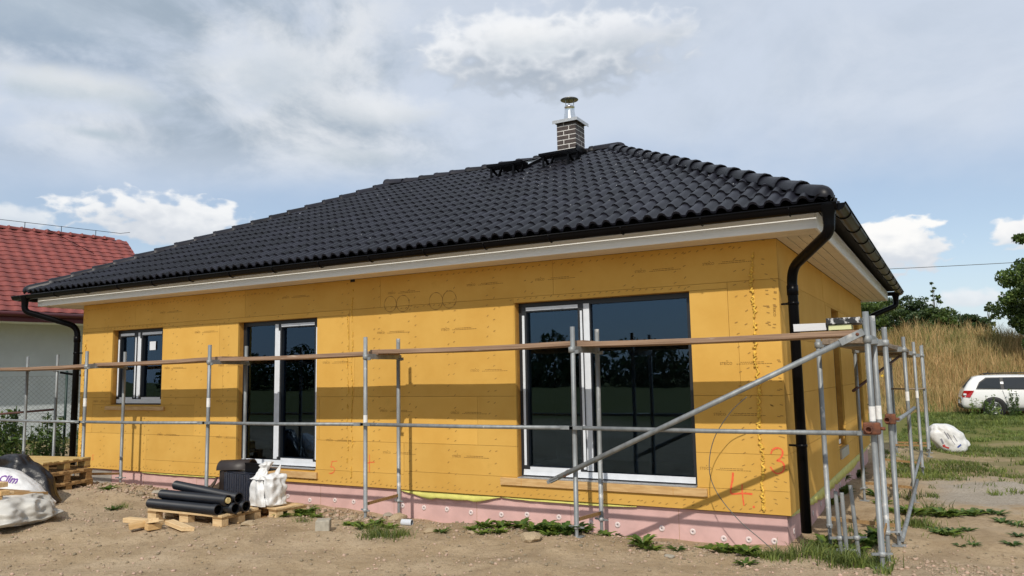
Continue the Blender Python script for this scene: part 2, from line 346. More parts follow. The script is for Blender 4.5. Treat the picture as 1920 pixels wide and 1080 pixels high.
def glass_mat():
    m = bpy.data.materials.new('window_glass'); m.use_nodes = True; nt = m.node_tree; nt.nodes.clear(); b = NB(nt)
    out = b.n('ShaderNodeOutputMaterial'); gl = b.n('ShaderNodeBsdfGlossy'); gl.inputs['Roughness'].default_value = 0.0; gl.inputs['Color'].default_value = (0.45, 0.68, 1, 1)
    tr = b.n('ShaderNodeBsdfTransparent'); tr.inputs['Color'].default_value = (0.60, 0.63, 0.62, 1)
    tcg = b.n('ShaderNodeTexCoord'); bpg = b.n('ShaderNodeBump'); bpg.inputs['Strength'].default_value = 0.06; bpg.inputs['Distance'].default_value = 0.02; nt.links.new(b.noise(tcg.outputs['Object'], 1.6, 2, 0.5), bpg.inputs['Height']); nt.links.new(bpg.outputs[0], gl.inputs['Normal'])
    fr = b.n('ShaderNodeFresnel'); fr.inputs['IOR'].default_value = 1.5
    ms = b.n('ShaderNodeMixShader'); b.put(ms.inputs[0], b.m('MULTIPLY', fr.outputs[0], 1.7, clamp=True))
    nt.links.new(tr.outputs[0], ms.inputs[1]); nt.links.new(gl.outputs[0], ms.inputs[2]); nt.links.new(ms.outputs[0], out.inputs[0])
    return m
GLASS = glass_mat()
def ground_mat():
    m = bpy.data.materials.new('sandy_building_ground'); m.use_nodes = True; nt = m.node_tree; b = NB(nt); p = nt.nodes['Principled BSDF']
    tc = b.n('ShaderNodeTexCoord'); v = tc.outputs['Object']; sep = b.n('ShaderNodeSeparateXYZ'); nt.links.new(v, sep.inputs[0])
    big = b.noise(v, 0.5, 6, 0.6); mid = b.noise(v, 3.2, 6, 0.65); fine = b.noise(v, 38, 5, 0.7); grit = b.noise(v, 110, 3, 0.7)
    c = b.mix(b.ramp(mid, 0.3, 0.7), (0.37, 0.272, 0.165), (0.49, 0.375, 0.245))
    c = b.mix(b.ramp(big, 0.42, 0.68, 0, 0.7), c, (0.52, 0.415, 0.295))
    c = b.mix(b.ramp(b.noise(v, 1.3, 7, 0.68, 0.6), 0.50, 0.66, 0, 0.55), c, (0.27, 0.20, 0.13))
    c = b.mix(b.ramp(fine, 0.53, 0.70, 0, 0.75), c, (0.29, 0.205, 0.125))
    c = b.mix(b.ramp(b.noise(v, 17, 8, 0.78), 0.52, 0.62, 0, 0.55), c, (0.24, 0.17, 0.105))
    c = b.mix(b.ramp(grit, 0.60, 0.68, 0, 0.7), c, (0.56, 0.46, 0.34))
    # grey gravel wheel track beside the house
    yy = b.m('ADD', sep.outputs[1], b.m('MULTIPLY', b.m('SUBTRACT', mid, 0.5), 2.2))
    tr = b.m('MULTIPLY', b.ramp(b.m('ADD', sep.outputs[0], b.m('MULTIPLY', big, 1.2)), 1.3, 2.0), b.m('ADD', b.m('MULTIPLY', b.ramp(yy, 3.0, 3.8), b.ramp(yy, 6.4, 5.4)), b.m('MULTIPLY', b.ramp(yy, 15.0, 16.0), b.ramp(yy, 19.5, 18.5))))
    c = b.mix(b.m('MULTIPLY', tr, 0.85), c, b.mix(b.ramp(fine, 0.35, 0.65), (0.30, 0.27, 0.23), (0.46, 0.42, 0.365)))
    gs = b.m('MULTIPLY', b.m('MULTIPLY', b.ramp(yy, 5.6, 7.0), b.ramp(sep.outputs[0], 0.2, 1.0)), b.ramp(big, 0.38, 0.55, 0.2, 0.8))
    c = b.mix(gs, c, b.mix(fine, (0.14, 0.13, 0.05), (0.22, 0.19, 0.09)))
    # thin greenish soil in the meadow behind and around
    dist = b.m('SQRT', b.m('ADD', b.m('POWER', b.m('ADD', sep.outputs[0], 3.0), 2.0), b.m('POWER', b.m('ADD', sep.outputs[1], 2.0), 2.0)))
    far = b.ramp(b.m('ADD', dist, b.m('MULTIPLY', big, 8)), 15, 22)
    c = b.mix(far, c, b.mix(mid, (0.10, 0.12, 0.03), (0.20, 0.18, 0.06)))
    nt.links.new(c, p.inputs['Base Color']); p.inputs['Roughness'].default_value = 0.95; p.inputs['Specular IOR Level'].default_value = 0.15
    bp = b.n('ShaderNodeBump'); bp.inputs['Strength'].default_value = 0.9; bp.inputs['Distance'].default_value = 0.03
    nt.links.new(b.m('ADD', b.m('MULTIPLY', fine, 0.6), b.m('ADD', b.m('MULTIPLY', mid, 1.5), b.m('MULTIPLY', grit, 0.3))), bp.inputs['Height']); nt.links.new(bp.outputs[0], p.inputs['Normal'])
    return m
GROUND = ground_mat()

# ------------------------------------------------------------------ ground
_VT = np.random.default_rng(77).uniform(0, 1, (256, 256))
def vnoise(x, y):
    xi = np.floor(x).astype(int); yi = np.floor(y).astype(int); fx = x - xi; fy = y - yi; fx = fx * fx * (3 - 2 * fx); fy = fy * fy * (3 - 2 * fy); T = lambda a, b_: _VT[a % 256, b_ % 256]
    return (T(xi, yi) * (1 - fx) + T(xi + 1, yi) * fx) * (1 - fy) + (T(xi, yi + 1) * (1 - fx) + T(xi + 1, yi + 1) * fx) * fy
def gz(x, y):
    x = np.asarray(x, float); y = np.asarray(y, float)
    yard = 0.04 + 0.15 * sstep(-0.15, -0.95, y) - 0.03 * sstep(-2.0, -5.0, y)
    side = 0.12 - 0.07 * sstep(0.0, 5.0, y) - 0.06 * sstep(8, 20, y)
    w = sstep(0.2, 0.9, x) * sstep(-1.2, 0.2, y)
    z = yard * (1 - w) + side * w
    z = z + 0.10 * sstep(-7.0, -9.5, x) * sstep(0.3, -0.6, y) + 0.26 * sstep(-11.2, -13.6, x)
    n = 0.018 * (np.sin(1.9 * x + 0.7 * y) + np.sin(2.6 * y - 1.1 * x + 1.0)) + 0.009 * (np.sin(5.7 * x + 2.2 + 1.3 * y) + np.sin(6.9 * y + 0.6 - 2.0 * x)) + 0.005 * (np.sin(14 * x + 3 * y) + np.sin(17 * y - 5 * x))
    return z + n + 0.022 * (vnoise(x * 1.1, y * 1.1) - .5) + 0.020 * (vnoise(x * 3.1 + 9, y * 3.1) - .5)
def gzf(x, y): return float(gz(x, y))
def axis(a, b, step, far):
    c = list(np.arange(a, b + 1e-6, step)); s = step; lo, hi = [a], [b]
    while lo[-1] > -far: s *= 1.35; lo.append(lo[-1] - s)
    s = step
    while hi[-1] < far: s *= 1.35; hi.append(hi[-1] + s)
    return np.array(lo[:0:-1] + c + hi[1:])
gx = axis(-15, 6, 0.08, 900); gy = axis(-6.5, 13, 0.10, 900)
XX, YY = np.meshgrid(gx, gy, indexing='ij'); ZZ = gz(XX, YY)
ni, nj = XX.shape; idx = np.arange(ni * nj).reshape(ni, nj)
F = np.stack([idx[:-1, :-1], idx[1:, :-1], idx[1:, 1:], idx[:-1, 1:]], -1).reshape(-1, 4)
gnd = obj('ground', np_mesh('ground', np.stack([XX, YY, ZZ], -1).reshape(-1, 3), F, GROUND, True)); tag(gnd, kind='structure')
# embankment behind the parked car
def hz_(x, y):
    base = 25.6 + 0.5 * np.sin(x * 0.35) - 0.02 * x
    t = sstep(0, 8.5, y - base)
    return -0.25 + t * (2.95 + 0.26 * np.sin(0.33 * x + 1.9) + 0.18 * np.sin(0.9 * x)) + 0.12 * np.sin(1.7 * x + y) * t + 0.1 * np.sin(2.3 * y) * t
hx = np.linspace(-60, 70, 180); hy = np.linspace(24, 60, 60)
XX, YY = np.meshgrid(hx, hy, indexing='ij'); ZZ = hz_(XX, YY)
ni, nj = XX.shape; idx = np.arange(ni * nj).reshape(ni, nj)
F = np.stack([idx[:-1, :-1], idx[1:, :-1], idx[1:, 1:], idx[:-1, 1:]], -1).reshape(-1, 4)
HILLM = mat('dry_meadow_soil', (0.26, 0.17, 0.06), 0.95, col2=(0.15, 0.12, 0.04), vscale=0.6)
tag(obj('hill', np_mesh('hill', np.stack([XX, YY, ZZ], -1).reshape(-1, 3), F, HILLM, True)), kind='structure')

# ------------------------------------------------------------------ the bungalow
LX = -11.6; DY = 8.4; ZB = 0.37; ZT = 3.12
house = empty('bungalow'); tag(house, 'new bungalow clad in yellow wood fibre boards under a dark tiled hip roof', 'house')
WIN = [(-10.76, -9.48, 1.42, 2.65), (-7.76, -6.20, 0.56, 2.64), (-3.05, -0.92, 0.60, 2.645)]
SIDE = [(3.90, 4.75, 0.66, 2.67), (6.84, 7.69, 0.66, 2.67)]
def subtract(r, holes):
    out = [r]
    for hx0, hx1, hz0, hz1 in holes:
        nw = []
        for x0, x1, z0, z1 in out:
            if hx0 >= x1 or hx1 <= x0 or hz0 >= z1 or hz1 <= z0: nw.append((x0, x1, z0, z1)); continue
            if z0 < hz0: nw.append((x0, x1, z0, hz0))
            if z1 > hz1: nw.append((x0, x1, hz1, z1))
            a, b_ = max(z0, hz0), min(z1, hz1)
            if x0 < hx0: nw.append((x0, hx0, a, b_))
            if x1 > hx1: nw.append((hx1, x1, a, b_))
        out = nw
    return out
def clad(parent, u0, u1, holes, mw, seed):
    rr = random.Random(seed); core = MB()
    for x0, x1, z0, z1 in subtract((u0 + 0.034, u1 - 0.034, ZB + 0.004, ZT), holes): core.box((x0, 0.030, z0), (x1, 0.26, z1))
    wl = core.build('wall', CORE, parent, mw=mw)
    z = ZB; k = 0; courses = [0.585, 0.585, 0.585, 0.585, 0.41]
    for h in courses:
        x = u0 - rr.uniform(0.3, 2.2)
        while x < u1:
            x2 = x + 2.55
            for a, b_, c, d in subtract((max(x, u0), min(x2, u1), z, min(z + h, ZT)), holes):
                if b_ - a < 0.012 or d - c < 0.012: continue
                g = 0.0017; m = MB(); e = rr.uniform(0, 0.003)
                m.box((a + g, e, c + g), (b_ - g, 0.0295, d - g)); m.build('board', YELLOW, wl)
            x = x2
        z += h
    return wl
RZ90 = Matrix.Rotation(R(90), 4, 'Z')
wall_front = clad(house, LX, 0.0, WIN, Matrix.Identity(4), 3)
wall_side = clad(house, 0.034, DY, SIDE, RZ90, 5)
m = MB(); m.box((LX + 0.0, 0.036, ZB + .004), (LX + 0.25, DY - .3, ZT)); m.build('wall', YELLOW, house)
m = MB(); m.box((LX, DY - .26, ZB + .004), (-0.04, DY, ZT)); m.build('wall', YELLOW, house)
# interior so that the panes look into real rooms
m = MB(); m.box((LX + .3, .30, ZB - .1), (-.3, DY - .3, ZB)); m.box((LX + .3, .30, ZT - .05), (-.3, DY - .3, ZT)); m.box((LX + .3, 4.0, ZB + .001), (-.3, 4.1, ZT - .051))
for xx in (-8.6, -4.6): m.box((xx, .31, ZB + .001), (xx + .1, 3.99, ZT - .051))
m.build('interior', ROOM, house)
# reveals
for (x0, x1, z0, z1), mw in [(w_, Matrix.Identity(4)) for w_ in WIN] + [(w_, RZ90) for w_ in SIDE]:
    m = MB(); t = 0.012
    m.box((x0 - t, .031, z0), (x0 + .001, .21, z1)); m.box((x1 - .001, .031, z0), (x1 + t, .21, z1)); m.box((x0 - t, .031, z1 - .001), (x1 + t, .21, z1 + t)); m.box((x0 - t, .031, z0 - t), (x1 + t, .21, z0 + .001))
    m.build('window_reveal', REVEAL, house, mw=mw)
# plinth of pink insulation with fixing washers
pl = MB(); pl.box((LX + .04, .05, -.4), (-.05, DY - .05, ZB - .012)); plinth = pl.build('plinth', PINK, house)
wm = MB(); wm.lathe([(0.0, -.004), (0.008, -.004), (0.008, -.006), (0.030, -.006), (0.033, 0.0)], 14); wmesh = wm.mesh('washer', [WASHER, GREYP]); 
for p in wmesh.polygons: p.material_index = 1 if all((Vector(wmesh.vertices[i].co).xy.length < .0085) for i in p.vertices) else 0
for px, py in ((581, 938), (628, 938), (663, 941), (755, 948), (795, 952), (838, 955), (883, 961), (940, 965), (988, 965), (1048, 970), (1108, 981), (1158, 984), (1241, 991), (1299, 997), (1357, 1010), (1404, 1012), (1452, 1015), (540, 930)):
    q = W(px, py, .048); obj('washer', wmesh, plinth, mw=Matrix.Translation(q) @ Matrix.Rotation(R(-90), 4, 'X'))
for k in range(9): obj('washer', wmesh, plinth, mw=Matrix.Translation((-.048, .35 + k * .62, .16 + .02 * math.sin(k * 2.1))) @ Matrix.Rotation(R(-90), 4, 'Y'))
m = MB()
for xx in (-9.9, -8.65, -7.4, -6.15, -4.9, -3.65, -2.4, -1.15): m.box((xx, .0485, -.2), (xx + .003, .052, ZB - .02))
m.build('plinth_joint', CORE, house)
m = MB(); m.box((-11.42, .044, -.1), (-10.72, .06, ZB - .03)); m.build('grey_patch', GREYBLK, house)
# torn foil strip between cladding and plinth
def foil(x0, x1, drop, name='foil_strip', y=.012, seed=0):
    rr = random.Random(seed); n = max(4, int((x1 - x0) / .09)); vs = []; fs = []
    for i in range(n + 1):
        x = x0 + (x1 - x0) * i / n; e = min(1, 4 * i / n, 4 * (n - i) / n)
        vs += [(x, y + .02, ZB - .004), (x, y + .015 * rr.random(), ZB - .016 - drop * .5 * e), (x, y - .006 + .012 * rr.random(), ZB - .02 - drop * e * (0.75 + .35 * rr.random()))]
    for i in range(n):
        for k in range(2): fs.append((3 * i + k, 3 * i + 3 + k, 3 * i + 4 + k, 3 * i + 1 + k))
    mm = MB(); mm.add(vs, fs, True); o = mm.build(name, TAPE, house); s_ = o.modifiers.new('thick', 'SOLIDIFY'); s_.thickness = .003; return o
foil(-4.75, -3.30, .075, seed=1); foil(-3.28, -1.6, .016, seed=2); foil(-9.9, -8.2, .006, seed=3)
o = foil(.06, 8.2, .13, seed=5); o.matrix_basis = RZ90
# sill boards and metal edge under the windows
for x0, x1, z0, z1 in ((-3.27, -.815, .508, .592), (-7.55, -6.16, .435, .52), (-10.86, -9.38, 1.335, 1.395)):
    m = MB(); m.box((x0, -.030, z0), (x1, -.0005, z1)); sb = m.build('sill_board', WOOD, house, bevel=.003)
    cut = MB(); 
    for kx in ((x0 + .28, x1 - .36) if x1 - x0 > 2 else (x0 + .35,)): cut.box((kx, -.0312, z0 + .001), (kx + .004, -.0295, z1 - .001))
    cut.build('board_joint', REVEAL, sb)
for (x0, x1, z0, z1), d in ((WIN[2], .10), (WIN[1], .10)):
    m = MB(); m.box((x0 + .01, -.02, z0 - .006), (x1 - .005, d, z0 + .006)); m.build('sill_edge', ALU, house)

# windows -------------------------------------------------------------
def window(x0, x1, z0, z1, mull, sashes, mw, label=None, film=True):
    Y0, Y1 = .10, .17; fw = .062; m = MB()
    m.box((x0, Y0, z0), (x1, Y1, z0 + .075)); m.box((x0, Y0, z1 - fw), (x1, Y1, z1)); m.box((x0, Y0, z0 + .0751), (x0 + fw, Y1, z1 - fw - .0001)); m.box((x1 - fw, Y0, z0 + .0751), (x1, Y1, z1 - fw - .0001))
    if mull: m.box((mull - .05, Y0, z0 + .0751), (mull + .05, Y1, z1 - fw - .0001))
    w = m.build('window', FRAME, house, mw=mw, bevel=.003)
    if label: w['label'] = label
    bays = [(x0 + fw, mull - .05), (mull + .05, x1 - fw)] if mull else [(x0 + fw, x1 - fw)]
    st = []
    for i, (a, b_) in enumerate(bays):
        c, d = z0 + .075, z1 - fw
        if i in sashes:
            s = MB(); t = .052; yy = Y0 - .022
            s.box((a - .012, yy, c - .012), (b_ + .012, Y1 - .02, c + t)); s.box((a - .012, yy, d - t), (b_ + .012, Y1 - .02, d + .012))
            s.box((a - .012, yy, c + t + .0001), (a + t, Y1 - .02, d - t - .0001)); s.box((b_ - t, yy, c + t + .0001), (b_ + .012, Y1 - .02, d - t - .0001))
            s.build('sash', FRAME, w, bevel=.003)
            st += [(a - .006, a + .026, c + .06, d - .09, yy), (b_ - .022, b_ + .008, c + .04, d - .07, yy), (a + .05, b_ - .05, d - .035, d + .004, yy), (a + .07, b_ - .06, c - .004, c + .045, yy)]
            a += t; b_ -= t; c += t; d -= t
        g = MB(); g.box((a - .01, Y0 + .03, c - .01), (b_ + .01, Y0 + .036, d + .01)); g.build('pane', GLASS, w)
    if film:
        if mull: st.append((mull - .044, mull + .040, z0 + .10, z1 - fw + .01, Y0))
        st.append((x0 + .045, x1 - .035, z0 + .022, z0 + .088, Y0 - .02))
        for a, b_, c, d, yy in st:
            f = MB(); j = .004
            f.add([(a + rnd.uniform(-j, j), yy - .003, c), (b_ + rnd.uniform(-j, j), yy - .003, c), (b_ + rnd.uniform(-j, j), yy - .003, d), (a + rnd.uniform(-j, j), yy - .003, d)], [(0, 1, 2, 3)])
            o = f.build('protective_film', FILM, w); s_ = o.modifiers.new('thick', 'SOLIDIFY'); s_.thickness = .002; s_.offset = 1
    return w
I4 = Matrix.Identity(4)
w1 = window(*WIN[0], -10.19, (0, 1), I4); w2 = window(*WIN[1], -7.055, (1,), I4); w3 = window(*WIN[2], -2.16, (0,), I4)
for s_ in SIDE: window(*s_, None, (), RZ90)
m = MB(); m.box((-9.95, .113, 2.30), (-9.80, .115, 2.44)); m.build('paper_sticker', FILM, w1)
m = MB(); m.box((-.0, 3.92, .52), (.025, 4.78, .655)); m.build('sill_board', ALU, house)

# marks on the boards ------------------------------------------------------
def text_mesh(body, size, mt, extr=0.0):
    cu = bpy.data.curves.new('lettering', 'FONT'); cu.body = body; cu.size = size; cu.align_x = 'LEFT'; cu.resolution_u = 2; cu.offset = extr
    t = bpy.data.objects.new('lettering', cu); me = bpy.data.meshes.new_from_object(t); bpy.data.objects.remove(t)
    me.materials.clear(); me.materials.append(mt); return me
brand = text_mesh('STEICO', .038, PRINT)
RX90 = Matrix.Rotation(R(90), 4, 'X')
fine_m = MB(); rr = random.Random(4)
for row, (xa, xb) in enumerate(((.21, .44), (.17, .52))):
    x = xa
    while x < xb:
        l = rr.uniform(.010, .035); fine_m.add([(x, row * -.017 + .018, 0), (x + l, row * -.017 + .018, 0), (x + l, row * -.017 + .0235, 0), (x, row * -.017 + .0235, 0)], [(0, 1, 2, 3)]); x += l + .006
fine_m.add([(.066, .036, 0), (.082, .036, 0), (.074, .046, 0)], [(0, 1, 2)])
fine_me = fine_m.mesh('fine_print', PRINT)
for px, py in ((1003, 527), (1190, 512), (1317, 498), (1350, 684), (1338, 779), (1312, 880), (875, 537), (727, 552), (827, 620), (707, 626), (605, 682), (882, 697), (365, 625), (308, 692), (409, 687), (405, 754), (175, 754), (295, 816), (405, 821), (611, 827), (718, 850), (848, 857), (845, 776), (712, 772), (530, 560), (300, 588), (1395, 888)):
    q = W(px, py, -.0008)
    if q.x > -.75 and py == 888: continue
    obj('printed_lettering', brand, wall_front, mw=Matrix.Translation(q) @ RX90)
    if not (-3.1 < q.x + .3 < -.92 and q.z < 2.64) or q.x > -.95: tag(obj('fine_print', fine_me, wall_front, mw=Matrix.Translation(q) @ RX90), kind='stuff')
obj('printed_lettering', brand, wall_front, mw=Matrix.Translation(W(1449, 570, -.0008)) @ RX90 @ Matrix.Rotation(R(-90), 4, 'Z'))
def stroke(name, pts, w, mt, parent=wall_front, y=-.0012):
    P = smooth_path([W(px, py, y) for px, py in pts], 5); m_ = MB(); m_.ribbon(P, [w * (0.8 + .35 * mnoise.noise(p * 30)) for p in P], (0, -1, 0)); return m_.build(name, mt, parent)
z6 = lambda L: [(1300 + u / 6, 820 + v / 6) for u, v in L]
stroke('spray_number', z6([(872, 185), (895, 138), (945, 118), (995, 140), (1003, 190), (972, 242), (940, 262), (995, 275), (1022, 322), (1008, 382), (950, 408), (900, 382), (866, 330)]), .020, SPRAY)
sp4 = stroke('spray_number', z6([(446, 395), (440, 480), (425, 560), (428, 632), (520, 632), (600, 632), (665, 640)]), .024, SPRAY)
stroke('spray_stroke', z6([(548, 530), (550, 620), (560, 700), (570, 768)]), .017, SPRAY, sp4, -.0022); stroke('spray_dot', z6([(668, 780), (680, 782), (692, 782)]), .024, SPRAY, sp4)
q4 = lambda L: [(560 + u / 4, 820 + v / 4) for u, v in L]
stroke('spray_number', q4([(288, 178), (262, 180), (250, 182), (246, 205), (240, 222), (258, 222), (270, 240), (262, 260), (245, 270), (228, 268)]), .014, SPRAY)
s4 = stroke('spray_cross', q4([(530, 130), (531, 180), (529, 265)]), .012, SPRAY); stroke('spray_stroke', q4([(512, 195), (535, 188), (568, 186)]), .014, SPRAY, s4, -.0022)
z2 = lambda L: [(150 + u / 3, 560 + v / 3) for u, v in L]
stroke('spray_number', z2([(78, 880), (70, 880), (69, 890), (74, 900), (68, 908)]), .010, SPRAY)
for cx_, cz_, r_ in ((-4.918, 2.745, .098), (-4.712, 2.741, .102), (-4.190, 2.739, .104), (-3.985, 2.747, .104)):
    m = MB(); m.ribbon([(cx_ + r_ * math.cos(a), -.0012, cz_ + r_ * math.sin(a) * 1.05) for a in [2 * math.pi * k / 40 for k in range(41)]], [.0055 + .003 * math.sin(k * .9) for k in range(41)], (0, -1, 0)); m.build('pencil_circle', PENCIL, wall_front)
m = MB(); m.box((-5.60, -.002, 3.085), (-5.52, -.0005, 3.118)); m.build('vent_hole', UNDER, wall_front)
# staples: slanted little dents in columns over the studs and rows along board edges
st = MB(); rr = random.Random(21)
def staple(x, z, a):
    for hx0, hx1, hz0, hz1 in WIN:
        if hx0 - .02 < x < hx1 + .02 and hz0 - .09 < z < hz1 + .02: return
    l, t = .015, .0045; ca, sa = math.cos(a), math.sin(a)
    st.add([(x + ca * u - sa * v, -.0009, z + sa * u + ca * v) for u, v in ((-l, -t), (l, -t), (l, t), (-l, t))], [(0, 1, 2, 3)])
x = LX + .07
while x < -.35:
    for off in (-.045, .05):
        z = ZB + .05 + rr.random() * .08
        while z < ZT - .03:
            if rr.random() < .86: staple(x + off + rr.uniform(-.012, .012), z, .55 + rr.uniform(-.25, .25))
            z += .135 + rr.uniform(-.02, .02)
    x += .585 + rr.uniform(-.05, .05)
for zz, xa, xb in ((ZB + .045, LX + .1, -.1), (2.69, -3.1, -.9), (ZT - .05, -4.2, -.3), (ZT - .08, LX, -7), (2.69, -10.9, -9.3), (2.69, -5.0, -3.9)):
    x = xa
    while x < xb: staple(x, zz + rr.uniform(-.012, .012), .5 + rr.uniform(-.2, .2)); x += .085 + rr.uniform(-.015, .02)
for k in range(60): staple(rr.choice((-.13, -.05)) + rr.uniform(-.02, .02), rr.uniform(ZB + .05, ZT), rr.uniform(-.4, -.1))
tag(st.build('staples', STAPLE, wall_front), kind='stuff')
def foam_seam(x0, za, zb, r, seed, parent, gap=.25, y=-.004):
    rr = random.Random(seed); m = MB(); z = za
    m.ribbon([(x0 + .012 * math.sin(k * 1.7), -.0012, za + (zb - za) * k / 24) for k in range(25)], [r * .5 * (1 + .5 * math.sin(k * 2.3)) for k in range(25)], (0, -1, 0))
    while z < zb:
        l = rr.uniform(.02, .09); n = 5
        if rr.random() > gap:
            pts = [(x0 + rr.uniform(-1, 1) * r * 1.1 + .012 * math.sin(z * 9), y - rr.random() * r * .5, z + l * i / n) for i in range(n + 1)]
            m.tube(pts, r, 6, True, 0, [r * rr.uniform(.25, .95) for _ in pts])
        z += l * rr.uniform(.6, 1.2)
    m.build('foam_seam', FOAM, parent)
foam_seam(-.255, ZB + .03, ZT - .15, .017, 1, wall_front, .12); foam_seam(-5.56, ZB + .1, ZT - .12, .007, 2, wall_front, .35); foam_seam(-5.635, ZB + .3, ZT - .5, .007, 3, wall_front, .5); foam_seam(-11.50, ZB + .02, 2.4, .014, 4, wall_front, .2)

# soffit, fascia -----------------------------------------------------------
FX0, FX1, FY0, FY1 = -12.2, .455, -.45, 8.86
def board(name, a, b_, mt, parent=house, bevel=.002):
    m = MB(); m.box(a, b_); return m.build(name, mt, parent, bevel=bevel)
for k in range(4):
    board('soffit_board', (FX0 + .03, FY0 + .027 + k * .106, ZT), (FX1 - .027, FY0 + .123 + k * .106, ZT + .016), SOFFIT)
    board('soffit_board', (.004 + k * .106, -.021, ZT), (.100 + k * .106, FY1 - .03, ZT + .016), SOFFIT)
    board('soffit_board', (FX0 + .03 + k * .145, -.021, ZT), (FX0 + .165 + k * .145, FY1 - .03, ZT + .016), SOFFIT)
board('fascia', (FX0, FY0, ZT - .012), (FX1, FY0 + .024, ZT + .165), FASCIA); board('fascia', (FX1 - .024, FY0 + .0245, ZT - .012), (FX1, FY1, ZT + .165), FASCIA)
board('fascia', (FX0, FY0 + .0245, ZT - .012), (FX0 + .024, FY1, ZT + .165), FASCIA); board('fascia', (FX0 + .0245, FY1 - .024, ZT - .012), (FX1 - .0245, FY1, ZT + .165), FASCIA)

# roof ------------------------------------------------------------------
EX0, EX1, EY0, EY1 = -12.42, .58, -.55, 8.95; ZE = 3.335; ZR = 5.62; RXL, RXR, RY = -8.17, -3.42, 4.2
C00, C10, C11, C01 = Vector((EX0, EY0, ZE)), Vector((EX1, EY0, ZE)), Vector((EX1, EY1, ZE)), Vector((EX0, EY1, ZE)); PL, PR = Vector((RXL, RY, ZR)), Vector((RXR, RY, ZR))
m = MB(); dn = Vector((0, 0, -.035))
vs = [C00, C10, C11, C01, PL, PR]; m.add([v + dn for v in vs], [(0, 1, 5, 4), (1, 2, 5), (2, 3, 4, 5), (3, 0, 4)])
b4 = [Vector((FX0 + .03, FY0 + .03, ZT + .02)), Vector((FX1 - .03, FY0 + .03, ZT + .02)), Vector((FX1 - .03, FY1 - .03, ZT + .02)), Vector((FX0 + .03, FY1 - .03, ZT + .02))]
c4 = [Vector((p.x, p.y, ZE - .03)) for p in b4]; k = len(m.v)
m.v += [tuple(p) for p in b4 + c4]
for i in range(4): m.f.append((k + i, k + (i + 1) % 4, k + 4 + (i + 1) % 4, k + 4 + i)); m.sm.append(False); m.mi.append(0)
roof = m.build('roof', UNDER, house)
TWX, TG = 13.0 / 43, None
prof = []
for k in range(2):
    for u, h in ((0, .0), (.20, .001), (.28, .022), (.42, .044), (.60, .048), (.78, .034), (.90, .006)): prof.append(((k + u) / 2, h))
prof.append((1.0, 0.0))
def tile_geo(wx, ln, lift=.028, lip=.024, prof=prof, over=.06, scallop=0.0):
    m_ = MB(); n = len(prof); top = []
    sc = [scallop * (1 - (h / max(.001, max(p[1] for p in prof)))) for u, h in prof]
    lo = [(u * wx, -.02 + s_, h + lift) for (u, h), s_ in zip(prof, sc)]; hi = [(u * wx, ln + over, h + .004) for u, h in prof]; dn_ = [(u * wx, -.02 + s_, h + lift - lip) for (u, h), s_ in zip(prof, sc)]
    m_.add(lo + hi, [(i, i + 1, n + i + 1, n + i) for i in range(n - 1)], True); m_.add(dn_ + lo, [(i, i + 1, n + i + 1, n + i) for i in range(n - 1)], False)
    return m_
def cut_tile(geo, ox, ov, planes, mt):
    """tile in slope coordinates cut along the hips; None when nothing is left"""
    bm = bmesh.new(); vv = [bm.verts.new((x + ox, y + ov, z)) for x, y, z in geo.v]
    for f, s_ in zip(geo.f, geo.sm):
        ff = bm.faces.new([vv[i] for i in f]); ff.smooth = s_
    for co, no in planes:
        bmesh.ops.bisect_plane(bm, geom=bm.verts[:] + bm.edges[:] + bm.faces[:], plane_co=co, plane_no=no, clear_outer=True)
    bmesh.ops.translate(bm, verts=bm.verts, vec=(-ox, -ov, 0))
    if len(bm.faces) == 0: bm.free(); return None
    me = bpy.data.meshes.new('roof_tile'); bm.to_mesh(me); bm.free(); me.materials.append(mt); return me
